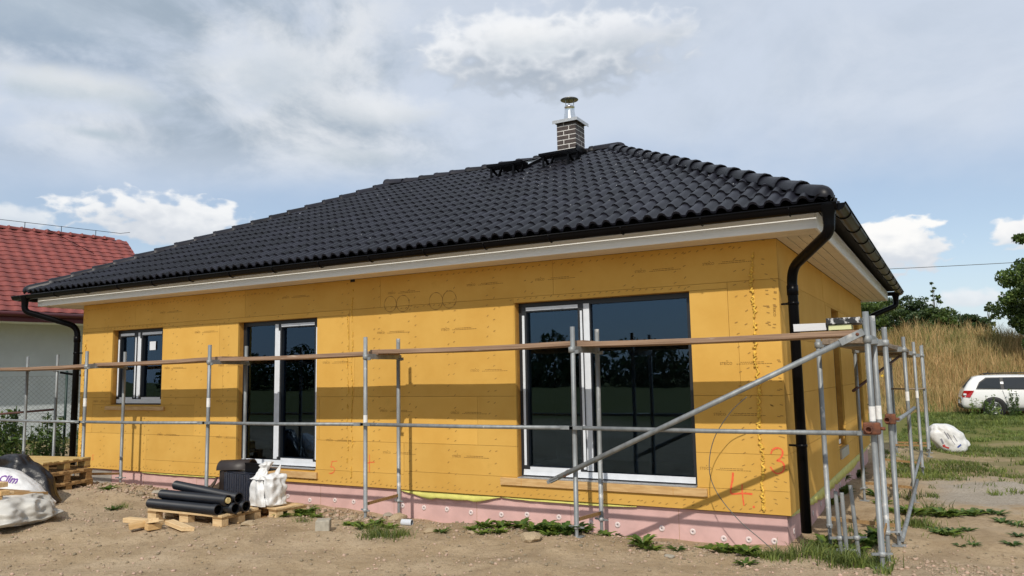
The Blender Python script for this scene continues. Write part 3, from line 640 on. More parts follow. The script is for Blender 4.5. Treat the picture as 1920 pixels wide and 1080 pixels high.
def slope(parent, A, B, TA, TB, rows, cols, mt, geo_fn, budget, name='roof_tile', lift_n=0.0, jit=.004, seed=1, keep=None):
    """lay tiles on the plane A-B (eave) up to TA-TB (top); the nearest `budget` tiles are objects, the rest one mesh"""
    rr = random.Random(seed); ex = (B - A).normalized(); nn = ex.cross(TA - A).normalized(); ev = nn.cross(ex); L = (TA - A).dot(ev); g = L / rows; wx = (B - A).length / cols
    M0 = Matrix((ex, ev, nn)).transposed().to_4x4(); M0.translation = A + nn * lift_n
    geo = geo_fn(wx, g); shared = geo.mesh(name, mt); xa = (TA - A).dot(ex); xb = (TB - A).dot(ex); wid = (B - A).length
    pl = []
    if abs(xa) > .01: pl.append(((0, 0, 0), Vector((-L, xa, 0)).normalized() if True else None))
    if abs(xb - wid) > .01: pl.append(((wid, 0, 0), Vector((L, wid - xb, 0)).normalized()))
    items = []
    for j in range(rows):
        for i in range(cols):
            ox, ov = i * wx, j * g
            cs = [(ox, ov - .03), (ox + wx, ov - .03), (ox, ov + g + .07), (ox + wx, ov + g + .07)]
            d = [[(Vector((p[0], p[1], 0)) - Vector(co)).dot(no) for p in cs] for co, no in pl]
            if any(min(q) > 0 for q in d): continue
            full = all(max(q) < 0 for q in d); M = M0 @ Matrix.Translation((ox, ov, 0))
            if keep and not keep(M @ Vector((wx / 2, g / 2, 0))): continue
            items.append(((M.translation - CAM).length, ox, ov, full, M))
    items.sort(key=lambda t: t[0]); rest = []
    for n_, (dist, ox, ov, full, M) in enumerate(items):
        me = shared if full else cut_tile(geo, ox, ov, pl, mt)
        if me is None: continue
        Mj = M @ Matrix.Translation((0, rr.uniform(-jit, jit), rr.uniform(0, jit))) @ Matrix.Rotation(rr.uniform(-.006, .006), 4, 'Z')
        if n_ < budget: obj(name, me, parent, mw=Mj)
        else: rest.append((me, Mj))
    if rest:
        bm = bmesh.new()
        for me, Mj in rest:
            k = len(bm.verts); bm.from_mesh(me); bm.verts.ensure_lookup_table(); bmesh.ops.transform(bm, matrix=Mj, verts=bm.verts[k:])
        me = bpy.data.meshes.new(name + 's'); bm.to_mesh(me); bm.free(); me.materials.append(mt); tag(obj(name + 's', me, parent), kind='stuff')
    return M0, wx, g
M0, twx, tg = slope(roof, C00, C10, PL, PR, 15, 43, TILE, tile_geo, 300, seed=1)
slope(roof, C10, C11, PR, PR, 14, 31, TILE, tile_geo, 0, seed=2); slope(roof, C11, C01, PR, PL, 15, 43, TILE, tile_geo, 0, seed=3); slope(roof, C01, C00, PL, PL, 15, 31, TILE, tile_geo, 0, seed=4)
# pale flecks of cutting dust and nibs left on the tiles
fl = MB(); rr = random.Random(9)
for k in range(90):
    v = rr.random() ** .7 * 5.1; xa_, xb_ = 4.25 * v / 5.27 + .2, 13 - 4.0 * v / 5.27 - .2; x = xb_ - (xb_ - xa_) * rr.random() ** 1.6
    s_ = rr.uniform(.004, .010); p = M0 @ Vector((x, v, .050)); e1 = M0.to_3x3() @ Vector((s_, 0, 0)); e2 = M0.to_3x3() @ Vector((0, s_ * rr.uniform(.8, 2.2), 0))
    nn_ = M0.to_3x3() @ Vector((0, 0, .010)); fl.add([p - e1 - e2, p + e1 - e2, p + e2 + e1 * .5, p - e1 + e2 * .6, p + nn_], [(0, 1, 4), (1, 2, 4), (2, 3, 4), (3, 0, 4)])
tag(fl.build('mortar_flecks', FLECK, roof), kind='stuff')
# ridge and hip caps
def cap_mesh(ln, r0, r1, h=1.0, n=8, dome=False):
    m_ = MB(); vs = []; st_ = [(-.02, r0 * 1.03), (.03, r0 * 1.06), (.045, r0), (ln + .05, r1)]
    if dome: st_ = [(-.11, .02), (-.10, r0 * .45), (-.075, r0 * .75), (-.03, r0 * .95), (.02, r0 * 1.03), (ln + .05, r1)]
    for x, r in st_:
        for k in range(n + 1):
            a = math.pi * k / n; vs.append((x, r * math.cos(a), r * h * math.sin(a)))
    fs = [(i * (n + 1) + k, i * (n + 1) + k + 1, (i + 1) * (n + 1) + k + 1, (i + 1) * (n + 1) + k) for i in range(len(st_) - 1) for k in range(n)]
    m_.add(vs, fs, True); lo = [(st_[0][0] + .002, v[1] * .88, v[2] * .86) for v in vs[:n + 1]]
    if not dome: m_.add(vs[:n + 1] + lo, [(k + 1, k, n + 1 + k, n + 2 + k) for k in range(n)])
    return m_.mesh('ridge_tile', TILE)
def caps(A, B, name, r=.100, ln=.36, start_dome=False, lift=.030):
    d = (B - A); n = max(1, round(d.length / ln)); ln = d.length / n; d.normalize(); side = Vector((0, 0, 1)).cross(d).normalized(); up = d.cross(side)
    Mb = Matrix((d, side, up)).transposed().to_4x4(); me = cap_mesh(ln, r, r * .86); me0 = cap_mesh(ln, r, r * .86, dome=True)
    for i in range(n):
        Mi = Mb.copy(); Mi.translation = A + d * ln * i + up * lift; Mi = Mi @ Matrix.Rotation(-.045, 4, 'Y').inverted() @ Matrix.Rotation(rnd.uniform(-.012, .012), 4, 'Z')
        obj(name, me0 if (start_dome and i == 0) else me, roof, mw=Mi)
caps(C10 + Vector((-.06, .06, .03)), PR, 'hip_tile', start_dome=True); caps(C00 + Vector((.06, .06, .03)), PL, 'hip_tile', start_dome=True); caps(C11, PR, 'hip_tile'); caps(C01, PL, 'hip_tile')
caps(PL, PR, 'ridge_tile'); caps(PL + Vector((-.12, 0, .02)), PL + Vector((.25, 0, .02)), 'ridge_tile', r=.12, ln=.37); caps(PR + Vector((.16, 0, -.02)), PR + Vector((-.25, 0, .02)), 'ridge_tile', r=.11, ln=.4, start_dome=True)

# gutters -------------------------------------------------------------------
GR, GZ = .068, 3.285
def gutter(A, B, name='gutter'):
    A, B = Vector(A), Vector(B); d = (B - A).normalized(); sd_ = Vector((d.y, -d.x, 0)); m_ = MB(); n = 10
    rings = []
    for P, mit in ((A, 1), (B, -1)):
        rings.append([P + d * (mit * 0) + sd_ * (-math.cos(math.pi * k / n) * GR) * 1 + Vector((0, 0, -math.sin(math.pi * k / n) * GR)) for k in range(n + 1)])
    inner = [[p + (Vector((P.x, P.y, GZ)) - p) * .05 for p in rg] for rg, P in zip(rings, (A, B))]
    m_.add(rings[0] + rings[1], [(k, k + 1, n + 2 + k, n + 1 + k) for k in range(n)], True); m_.add(inner[0] + inner[1], [(k + 1, k, n + 1 + k, n + 2 + k) for k in range(n)], True)
    for s_ in (-1, 1): m_.tube([A + sd_ * GR * s_, B + sd_ * GR * s_], .009, 6)
    for rg in rings: m_.add(rg, [tuple(range(n + 1))])
    o = m_.build(name, GUTTER, house); L = (B - A).length; k = max(2, int(L / .82))
    br = MB(); P0 = Vector((0, 0, 0)); arc = [sd_ * (-math.cos(math.pi * q / 10) * (GR + .004)) + Vector((0, 0, -math.sin(math.pi * q / 10) * (GR + .004))) for q in range(11)]
    br.tube(arc, .007, 6); bme = br.mesh('bracket', GUTTER)
    for i in range(k): obj('bracket', bme, o, loc=A + d * (L * (i + .5) / k))
    return o
GX0, GX1, GY0, GY1 = -12.58, .665, -.625, 9.03
gutter((GX0, GY0, GZ), (GX1, GY0, GZ)); gutter((GX1, GY0 - .0, GZ), (GX1, GY1, GZ)); gutter((GX1, GY1, GZ), (GX0, GY1, GZ)); gutter((GX0, GY1, GZ), (GX0, GY0, GZ))
def downpipe(pts, clips):
    m_ = MB(); P = fillet(pts, .16, 8); m_.tube(P, .050, 14); a = Vector(pts[0])
    m_.lathe([(.052, -.10), (.056, -.02), (.085, .06), (.085, .075)], 14, (a.x, a.y, a.z))
    o = m_.build('downpipe', GUTTER, house); e = Vector(pts[-1]); f_ = Vector(pts[-2])
    for z in clips:
        c = MB(); c.lathe([(.0505, -.016), (.0555, -.014), (.0555, .014), (.0505, .016)], 14, (e.x, e.y, z)); c.beam((e.x, e.y, z), (e.x - .12 if e.x > -5 else e.x + .12, e.y + .03, z), .02, .02); c.build('pipe_clip', GUTTER, o)
    c = MB(); c.lathe([(.0505, -.05), (.0565, -.048), (.0565, .05), (.0505, .052)], 14, (f_.x, f_.y, f_.z - .22)); c.build('pipe_socket', GUTTER, o)
downpipe([(.585, -.625, 3.205), (.585, -.625, 3.03), (.128, .02, 2.80), (.128, .02, .22)], (2.45, 1.05))
downpipe([(-12.27, -.625, 3.205), (-12.27, -.625, 3.02), (-11.70, -.03, 2.76), (-11.70, -.03, .30)], (2.3, 1.1))
downpipe([(.585, 9.03, 3.2), (.585, 9.03, 3.02), (.10, 8.52, 2.78), (.10, 8.52, .2)], (2.3, 1.1))

# chimney ---------------------------------------------------------------------
CX0, CX1, CY0, CY1, CZ0, CZ1 = -4.225, -3.875, 3.75, 4.12, 5.15, 6.13
m = MB(); m.box((CX0, CY0, CZ0), (CX1, CY1, CZ1)); chim = m.build('chimney', MORTAR, house)
nc = 12; ch = (CZ1 - CZ0) / nc; g = .0075
def bricks(face):
    L = (CX1 - CX0) if face in 'fb' else (CY1 - CY0)
    for c in range(nc):
        cuts = [0, L * .64, L] if c % 2 == 0 else [0, L * .36, L]
        if face in 'rl': cuts = [0, L * .36, L] if c % 2 == 0 else [0, L * .64, L]
        for a, b_ in zip(cuts, cuts[1:]):
            z0, z1 = CZ0 + c * ch + g, CZ0 + (c + 1) * ch - g; e = .003; m_ = MB()
            ga = g if a > 0 else -.0; gb = g if b_ < L else -.0
            if face == 'f': m_.box((CX0 + a + ga, CY0 - e, z0), (CX0 + b_ - gb, CY0 + .01, z1))
            elif face == 'b': m_.box((CX0 + a + ga, CY1 - .01, z0), (CX0 + b_ - gb, CY1 + e, z1))
            elif face == 'r': m_.box((CX1 - .01, CY0 + a + ga + .0005, z0), (CX1 + e, CY0 + b_ - gb - .0005, z1))
            else: m_.box((CX0 - e, CY0 + a + ga + .0005, z0), (CX0 + .01, CY0 + b_ - gb - .0005, z1))
            m_.build('brick', BRICK, chim)
for f_ in 'frbl': bricks(f_)
m = MB(); m.box((CX0 - .06, CY0 - .06, CZ1), (CX1 + .06, CY1 + .06, CZ1 + .025)); m.box((CX0 - .06, CY0 - .06, CZ1 - .03), (CX1 + .06, CY0 - .055, CZ1 - .0005)); m.box((CX1 + .055, CY0 - .0548, CZ1 - .03), (CX1 + .06, CY1 + .06, CZ1 - .0005)); m.build('cap_plate', ALU, chim)
fc = ((CX0 + CX1) / 2, (CY0 + CY1) / 2 - .02, CZ1 + .025)
m = MB(); m.lathe([(.115, 0), (.112, .03), (.088, .19), (.088, .255), (.094, .26), (.094, .272), (.086, .28), (.086, .285), (.07, .286)], 24, fc); flue = m.build('flue_pipe', STEEL, chim)
m = MB(); m.lathe([(.0, .440), (.10, .427), (.155, .407), (.158, .400), (.155, .397), (.0, .405)], 24, fc)
for a in range(3): m.beam((fc[0] + .08 * math.cos(a * 2.1), fc[1] + .08 * math.sin(a * 2.1), fc[2] + .2), (fc[0] + .08 * math.cos(a * 2.1), fc[1] + .08 * math.sin(a * 2.1), fc[2] + .405), .012, .004, up=(0, 1, 0))
m.build('rain_cap', CAPST, chim)
m = MB(); m.box((CX0 - .045, CY0 - .05, 5.38), (CX1 + .045, CY0 - .012, 5.545)); m.box((CX1 + .012, CY0 - .0495, 5.40), (CX1 + .045, CY1 + .03, 5.66)); m.box((CX0 - .045, CY0 - .0495, 5.40), (CX0 - .012, CY1 + .03, 5.60)); m.build('chimney_flashing', GUTTER, chim)
# walkway gratings and roof hatch
RS = (ZR - ZE) / (RY - EY0); rz_ = lambda y: ZE + RS * (y - EY0) + .05
def walkway(x0, x1, y):
    z = rz_(y); m_ = MB(); m_.box((x0, y - .24, z + .10), (x0 + .02, y + .02, z + .14)); m_.box((x1 - .02, y - .24, z + .10), (x1, y + .02, z + .14))
    m_.box((x0 + .0205, y - .24, z + .10), (x1 - .0205, y - .225, z + .14)); m_.box((x0 + .0205, y + .005, z + .10), (x1 - .0205, y + .02, z + .14))
    n = 18
    for i in range(n): xx = x0 + .03 + (x1 - x0 - .06) * i / (n - 1); m_.box((xx - .004, y - .2245, z + .105), (xx + .004, y + .0045, z + .135))
    o = m_.build('roof_walkway', GUTTER, house)
    for xx in (x0 + .06, x1 - .18):
        b_ = MB(); b_.box((xx, y - .22, rz_(y - .22) - .05), (xx + .035, y - .20, z + .099)); b_.beam((xx + .017, y - .23, z + .09), (xx + .017, y + .02, rz_(y) - .01), .03, .03); b_.beam((xx + .11, y - .02, z + .10), (xx + .11, y - .15, rz_(y - .15) - .03), .02, .05); b_.build('bracket', GUTTER, o)
walkway(-5.22, -4.55, 3.25); walkway(-4.36, -3.66, 3.52)
ev = Vector((0, 1, RS)).normalized(); ex = Vector((1, 0, 0)); nn = ex.cross(ev)
M = Matrix((ex, ev, nn)).transposed().to_4x4(); M.translation = Vector((-5.12, 3.42, rz_(3.42)))
m = MB(); m.box((0, 0, -.04), (.50, .03, .075)); m.box((0, .57, -.04), (.50, .60, .075)); m.box((0, .0301, -.04), (.03, .5699, .075)); m.box((.47, .0301, -.04), (.50, .5699, .075)); rwn = m.build('roof_hatch', GUTTER, house, mw=M)
m = MB(); m.box((.031, .031, .03), (.469, .569, .05)); m.build('hatch_pane', mat('hatch_glass', (.35, .40, .45), .05, spec=.9, coat=1.0), rwn)

# ------------------------------------------------------------------ scaffold
def jack_mesh(h):
    m_ = MB(); n = int(h / .012); pr = []
    for i in range(n): pr += [(.0165, i * h / n), (.0195, (i + .5) * h / n)]
    pr.append((.0165, h)); m_.lathe(pr, 10); m_.box((-.06, -.06, -.006), (.06, .06, 0)); return m_
def wing_nut(parent, z, ang=0.0, loc=(0, 0)):
    w = MB(); w.lathe([(.021, -.02), (.030, -.016), (.030, .016), (.021, .02)], 10); w.box((-.085, -.010, -.008), (-.028, .010, .010)); w.box((.028, -.010, -.006), (.085, .010, .008))
    return w.build('wing_nut', GALVW, parent, mw=Matrix.Translation((loc[0], loc[1], z)) @ Matrix.Rotation(ang, 4, 'Z'))
def frame(x, y, ang, wd, label, group, zt=(2.26, 2.26), zb=(.30, .32), splash=(0, 0), band=None, lean=0.0):
    """two-legged scaffold frame; local +Y runs from the outer to the inner pole"""
    t = empty('scaffold_frame', (x, y, gzf(x, y)), ang); b0 = t.location.z; tag(t, label, 'scaffold frame', group)
    ca, sa = math.cos(ang), math.sin(ang)
    for k in range(2):
        yl = k * wd; m_ = MB(); top = zt[k] - b0; bot = zb[k] - b0; lx = lean
        m_.pipe([(0, yl, bot), (lx * .5, yl, (top + bot) / 2), (lx, yl, top)], .0242, .004, 12); p = m_.build('pole', (GALV, GALVW)[splash[k]], t)
        if band and band[k]:
            bz = band[k] - b0; c = MB(); c.tube([(lx * (bz - bot) / (top - bot), yl, bz - .06), (lx * (bz - bot) / (top - bot), yl, bz + .06)], .0250, 12, False); c.build('marker_band', WBAND, p)
        gl = gzf(x - sa * yl, y + ca * yl) - b0
        h = max(.05, bot - gl + .06); j = jack_mesh(h).build('base_jack', GALVW, t, loc=(0, yl, gl + .004)); wing_nut(j, h - .06, rnd.uniform(-.6, .6))
    zz = 2.035 - b0; m_ = MB(); m_.box((-.03, .02, zz - .03), (.03, wd - .02, zz - .022)); m_.box((-.03, .0205, zz - .0219), (-.024, wd - .0205, zz + .03)); m_.box((.024, .0205, zz - .0219), (.03, wd - .0205, zz + .03)); m_.build('transom', GALV, t)
    m_ = MB(); m_.beam((0.0, .02, zb[0] - b0 + .07), (0.0, wd - .02, zb[1] - b0 + .07), .012, .034); m_.build('tie_bar', PALLET, t)
    for k in range(2):
        m_ = MB(); m_.lathe([(.0245, -.03), (.036, -.026), (.036, .026), (.0245, .03)], 10, (0, k * wd, zz - .005)); m_.beam((.02, k * wd, zz - .03), (.075, k * wd - .01, zz - .025), .018, .035); m_.build('coupling', GALVW, t)
    return t
FX = [.872, -1.835, -4.475, -7.14, -9.83, -12.49]; YO, WD = -1.02, .62
where = ['beside the corner downpipe', 'in front of the large window', 'between the large window and the terrace door', 'beside the terrace door', 'in front of the small window', 'past the left house corner']
zb = [(.30, .36), (.30, .27), (.285, .30), (.33, .33), (.38, .32), (.42, .42)]
for i, x in enumerate(FX):
    frame(x, YO - (.03 if i == 0 else 0), 0, WD, 'grey tubular scaffold frame ' + where[i], 'scaffold frames along the front wall', zb=zb[i], splash=((0, 1), (0, 1), (1, 1), (0, 0), (0, 0), (0, 0))[i], band=((1.42, 1.40), None, (1.30, None), (1.50, None), (1.50, None), None)[i] if i not in (1, 5) else None, lean=rnd.uniform(-.012, .012))
SYF = [.12, 3.45, 6.55]
for i, y in enumerate(SYF):
    frame(.925, y, R(90), .60, 'grey tubular scaffold frame along the side wall, ' + ('first from the front corner', 'second from the front corner', 'third from the front corner')[i], 'scaffold frames along the side wall', zt=((2.18, 2.1), (2.2, 2.1), (2.22, 2.1))[i], zb=((.26, .28), (.17, .2), (.16, .2))[i], splash=((0, 1), (0, 0), (1, 0))[i], band=((None, None), (1.42, None), (1.35, None))[i])
frame(.95, 9.35, R(90), .60, 'pair of pale scaffold poles by the white sack at the far end', 'scaffold frames along the side wall', zt=(2.22, 2.1), zb=(.2, .2), splash=(1, 1))
frame(.95, 9.98, R(90), .60, 'bluish scaffold frame standing last in the side row', 'scaffold frames along the side wall', zt=(2.25, 2.1), zb=(.2, .2), splash=(0, 0))
# left side frame behind the downpipe
frame(-12.50, .12, R(-90), .62, 'grey scaffold frame by the chain link fence at the left house side', 'scaffold frames along the left wall', zt=(2.3, 2.3), zb=(.42, .42))
span = ['right-hand end by the rusty coupler', 'in front of the large window', 'between the window and the terrace door', 'in front of the terrace door', 'in front of the small window']
def rail(name, p, q, label, group, mt=GALV, r=.021, flat=True, cat='scaffold tube'):
    p, q = Vector(p), Vector(q); d = (q - p).normalized(); m_ = MB()
    m_.tube([p, p + (q - p) * .5 + Vector((0, 0, -.006)), q], r, 10)
    if flat:
        for e, s_ in ((p, 1), (q, -1)): m_.beam(e - d * s_ * .05, e + d * s_ * .09, r * 2.3, r * 1.5)
    o = m_.build(name, mt); o.location = (0, 0, 0); return tag(o, label, cat, group)
RZ = [1.262, 1.262, 1.258, 1.238, 1.215, 1.22]
for i in range(5): rail('guard_rail', (FX[i] - .03, YO - .048, RZ[i]), (FX[i + 1] + .03, YO - .048, RZ[i + 1]), 'galvanised guard rail tube, ' + ('span at the corner downpipe', 'span between large window and terrace door', 'span in front of the bare wall and terrace door', 'span between terrace door and small window', 'span passing the left house corner')[i], 'guard rails along the front scaffold')
rail('guard_rail', (FX[5] - .03, YO - .048, 1.22), (-15.1, YO - .048, 1.20), 'galvanised guard rail tube reaching left in front of the fence', 'guard rails along the front scaffold')
A_ = W(1032, 902, -1.09); B_ = W(1606, 628, -1.10); dd = (B_ - A_).normalized()
m = MB(); m.tube([A_, B_], .0245, 12); m.beam(A_ - dd * .03, A_ + dd * .10, .045, .034); brace = m.build('diagonal_brace', GALV); tag(brace, 'long galvanised diagonal brace with flattened ends across the large window', 'scaffold tube')
m = MB(); m.beam(B_ - dd * .14, B_ + dd * .06, .052, .058); m.build('flattened_end', GALVW, brace)
m = MB(); m.lathe([(.0, -.03), (.014, -.03), (.014, .03), (.0, .03)], 8); m.build('bolt', RUST, brace, mw=Matrix.Translation(B_ + dd * .01) @ RX90)
m = MB(); qq = A_ + dd * .20; m.tube([qq + Vector((.028 * math.cos(a), -.01 + .034 * math.sin(a), .03 * math.sin(a * 1.0) + .01 * math.cos(a))) for a in [k * .7 for k in range(20)]], .0035, 5); m.build('wire_tie', RUST, brace)
# toe planks of the walking deck
plw = ['at the corner with profiles lying on it', 'in front of the large window', 'above the terrace door', 'between terrace door and small window', 'in front of the small window']
ZP = [2.125, 2.115, 2.105, 2.10, 2.075, 2.06]
for i in range(5):
    for k, (y0, y1) in enumerate(((-.875, -.675), (-.665, -.455))):
        xa, xb = FX[i] + (-.03 if i == 0 else .06), FX[i + 1] - .06; dz = rnd.uniform(-.006, .006); m_ = MB(); n = 6; th = .048; vs = []; xa_ = xa - FX[i]
        za, zc = ZP[i] + (.012 if i % 2 else 0) + dz, ZP[i + 1] + (.012 if i % 2 else 0) + dz
        for q in range(n + 1):
            x = xa + (xb - xa) * q / n; z = za + (zc - za) * q / n - .012 * math.sin(math.pi * q / n) + rnd.uniform(-.002, .002)
            vs += [(x, y0 + rnd.uniform(-.003, .003), z - th), (x, y1, z - th), (x, y1, z), (x, y0 + rnd.uniform(-.003, .003), z)]
        fs = [(4 * q + a, 4 * q + (a + 1) % 4, 4 * q + 4 + (a + 1) % 4, 4 * q + 4 + a) for q in range(n) for a in range(4)] + [(0, 3, 2, 1), (4 * n, 4 * n + 1, 4 * n + 2, 4 * n + 3)]
        m_.add(vs, fs); tag(m_.build('plank', PLANKM, bevel=.004), 'brown weathered scaffold plank ' + ('on the outer side, ' if k == 0 else 'on the wall side, ') + ('reaching the corner downpipe', 'spanning the large window', 'spanning the wall beside the terrace door', 'spanning the terrace door', 'spanning the small window')[i], 'plank', 'planks of the front scaffold')
m = MB(); m.box((-15.2, -.875, 2.015), (-12.55, -.675, 2.062)); tag(m.build('plank', PLANKM, bevel=.004), 'brown scaffold plank reaching left in front of the chain link fence', 'plank', 'planks of the front scaffold')
for i, (ya, yb) in enumerate(((-.15, 3.5), (3.4, 6.6), (6.5, 10.1))):
    for k in range(2):
        m_ = MB(); x0 = .40 + k * .235; z = 2.075 - .01 * i + (.03 if i == 1 else 0); m_.box((x0, ya, z - .05), (x0 + .22, yb, z), jit=.006); tag(m_.build('plank', PLANKG, bevel=.004), 'grey scaffold plank ' + ('near the wall' if k == 0 else 'at the outer edge') + ' in the side deck, ' + ('first bay from the corner', 'second bay from the corner', 'far bay')[i], 'plank', 'planks of the side scaffold')
m = MB(); m.tube([(.72, 6.6, 2.0), (.30, 3.2, 1.5)], .02, 8); tag(m.build('side_brace', RUSTRED), 'thin red-brown brace slanting under the side deck', 'scaffold tube')
rail('guard_rail', (.36, 9.30, 1.38), (.98, 9.30, 1.38), 'thin brown cross tube between the far scaffold poles', 'cross tubes of the side scaffold', PLANKG, .016, False)
rail('ground_tube', (.95, .15, .20), (.97, 3.4, .34), 'galvanised tube slanting low between first and second side frame', 'cross tubes of the side scaffold', GALV, .022, False)
rail('ground_tube', (.90, 3.5, .26), (.93, 6.5, .42), 'galvanised tube slanting low between second and third side frame', 'cross tubes of the side scaffold', GALV, .022, False)
rail('guard_rail', (.985, .20, 1.30), (1.00, 3.42, 1.27), 'galvanised guard rail along the first side bay', 'cross tubes of the side scaffold', GALV, .021, False)
rail('ledger', (-12.5, .13, 1.33), (-15.0, -.55, 1.18), 'dark red-brown tube slanting in front of the fence', 'left side tubes', RUSTRED, .02, False)
rail('ledger', (-12.45, .15, 1.98), (-11.76, .55, 1.86), 'short dark tube running behind the left downpipe', 'left side tubes', GUTTER, .02, False)
rail('ledger', (-12.45, .15, .46), (-11.8, .6, .44), 'pale tube low behind the left downpipe', 'left side tubes', WOODP, .014, False)
# couplers
def coupler(c, label, s_=1.0):
    t = empty('coupler', c); tag(t, label, 'coupler', 'rusty couplers'); m_ = MB(); m_.box((-.085 * s_, -.05, -.048), (.045 * s_, .03, .048)); m_.build('body', RUST, t, bevel=.012)
    m_ = MB(); m_.pipe([(-.04, -.085, -.005), (-.04, -.03, -.005)], .030, .009, 12); m_.build('socket', RUST, t)
    m_ = MB(); m_.lathe([(0, -.02), (.014, -.02), (.014, .02), (0, .02)], 6); m_.build('bolt', RUST, t, mw=Matrix.Translation((.06 * s_, -.02, 0)) @ Matrix.Rotation(R(90), 4, 'Y')); return t
coupler((.887, -1.10, 1.305), 'large rusty coupler with open socket on the corner pole'); coupler((.945, .07, 1.315), 'rusty coupler on the first pole of the side row', .7)
# spare threaded jacks standing in the weeds
for (x, y, h, lx), lb in zip(((.49, -.42, .62, -.03), (.545, -.50, .60, -.02), (.63, -.40, .66, -.05)), ('leaning left behind another', 'with a wing nut halfway up', 'leaning beside the corner frame')):
    t = empty('spare_jack', (x, y, gzf(x, y) - .01)); tag(t, 'loose threaded steel jack standing in the weeds, ' + lb, 'jack', 'spare jacks by the corner'); t.rotation_euler = (.03, lx, 0)
    jack_mesh(h).build('threaded_rod', GALVW, t); wing_nut(t, h * rnd.uniform(.15, .5), rnd.uniform(-.5, .5))
# profiles on the deck
def deck_item(name, px0, py0, px1, y0, y1, h, mt, label, z=2.13):
    a = W(px0, py0, y0); b_ = W(px1, py0, y0); m_ = MB(); m_.box((a.x, y0, z), (b_.x, y1, z + h), jit=.003); return tag(m_.build(name, mt, bevel=.003), label, 'profile')
deck_item('profile_tray', 1487, 605, 1548, -.80, -.60, .065, TRAYW, 'pale perforated profile lying on the scaffold plank by the downpipe', 2.131)
bl = deck_item('foam_block', 1553, 605, 1596, -.80, -.65, .042, BOXY, 'pale green foam block under the black profile on the plank', 2.131); bl['category'] = 'block'
deck_item('profile_tray', 1549, 600, 1612, -.82, -.50, .052, TRAYK, 'scuffed black profile lying on the pale green block', 2.179)

# ------------------------------------------------------------------ bent wire at the corner
P = smooth_path([W(1400, 744, -.42), W(1368, 775, -.34), W(1338, 825, -.30), W(1330, 880, -.30), W(1345, 925, -.30), W(1385, 975, -.32), W(1425, 1010, -.34), W(1450, 1032, -.36)], 6)
m = MB(); m.tube(P, .0042, 6); tag(m.build('steel_wire', WIRE), 'thin grey wire bent in an arc against the wall corner', 'wire')

# ------------------------------------------------------------------ pallets and materials on the yard
def pallet(loc, rz, label, deck=PALTOP, L=1.2, D=.8, group='wooden pallets', cat='pallet', tilt=0.0):
    t = empty('pallet', loc, rz); t.rotation_euler = (tilt, 0, rz); tag(t, label, cat, group)
    for i, y in enumerate([q_ * (D - .145) / .655 for q_ in (0, .1625, .325, .4875, .655)]):
        w = (.145 if i in (0, 4) else .10) * (1 if D > .7 else .72); m_ = MB(); m_.box((0, y, .122), (L, y + w, .144), jit=.003); m_.build('deck_board', deck, t, bevel=.002)
    for x in (0, L / 2 - .0725, L - .145):
        m_ = MB(); m_.box((x, 0, .100), (x + .145, D, .1215)); m_.build('stringer_board', PALLET, t)
        for y in (0, D / 2 - .05, D - .1): m_ = MB(); m_.box((x + .002, y + .002, .022), (x + .143, y + .098, .0995)); m_.build('block', deck, t, bevel=.003)
    for y in (0, D / 2 - .05, D - .1): m_ = MB(); m_.box((0, y, 0), (L, y + .1, .0215), jit=.002); m_.build('bottom_board', PALLET, t)
    return t
G0 = lambda x, y: gzf(x, y)
pz = .175
pallet((-6.80, -2.12, pz), R(2), 'pallet carrying black pipes near the terrace door', WOODP, D=.58)
pallet((-6.46, -1.34, pz + .01), R(-10), 'pallet under the wrapped tiles and white sack', WOODP, L=1.13, D=.42)
px_, py_ = -10.55, -2.05; gz0 = G0(-9.9, -1.7) - .045
for k, (dx, dy, dr) in enumerate(((0, 0, 0), (-.08, .05, -2), (-.18, .06, 1))):
    pallet((px_ + dx, py_ + dy, gz0 + k * .146), R(10 + dr), ('bottom pallet of the stack by the left house corner', 'middle pallet of the stack by the left house corner', 'top pallet of the stack by the left house corner')[k], PALLET if k < 2 else PALTOP, group='pallets stacked by the left corner')
# black pipes
zp = pz + .145
def pipe_thing(p, q, r, label, plug=False):
    t = empty('black_pipe', p); d = Vector(q) - Vector(p); tag(t, label, 'pipe', 'black pipes on the pallet'); m_ = MB(); m_.pipe([(0, 0, 0), d], r, .006, 18); m_.build('tube', BLACKP, t)
    u = d.normalized(); m_ = MB(); m_.pipe([d - u * .06, d + u * .004], r + .006, .006, 18); m_.build('socket_collar', BLACKP, t)
    if plug: m_ = MB(); m_.tube([d - u * .05, d + u * .01], r * .62, 9, True); m_.build('foam_plug', FOAMY, t)
pipe_thing((-6.83, -2.07, zp + .057), (-5.66, -2.08, zp + .057), .054, 'black pipe lying frontmost on the pallet')
pipe_thing((-6.76, -1.93, zp + .057), (-5.56, -1.93, zp + .057), .054, 'black pipe in the lower layer behind the frontmost pipe')
pipe_thing((-6.73, -1.79, zp + .057), (-5.56, -1.78, zp + .057), .054, 'black pipe in the lower layer nearest the tiles')
pipe_thing((-6.74, -1.98, zp + .152), (-5.60, -2.0, zp + .150), .054, 'black pipe with pale foam plug resting on top of two others', True)
pipe_thing((-6.78, -1.76, zp + .225), (-5.60, -1.85, zp + .155), .054, 'black pipe slanting highest over the others')
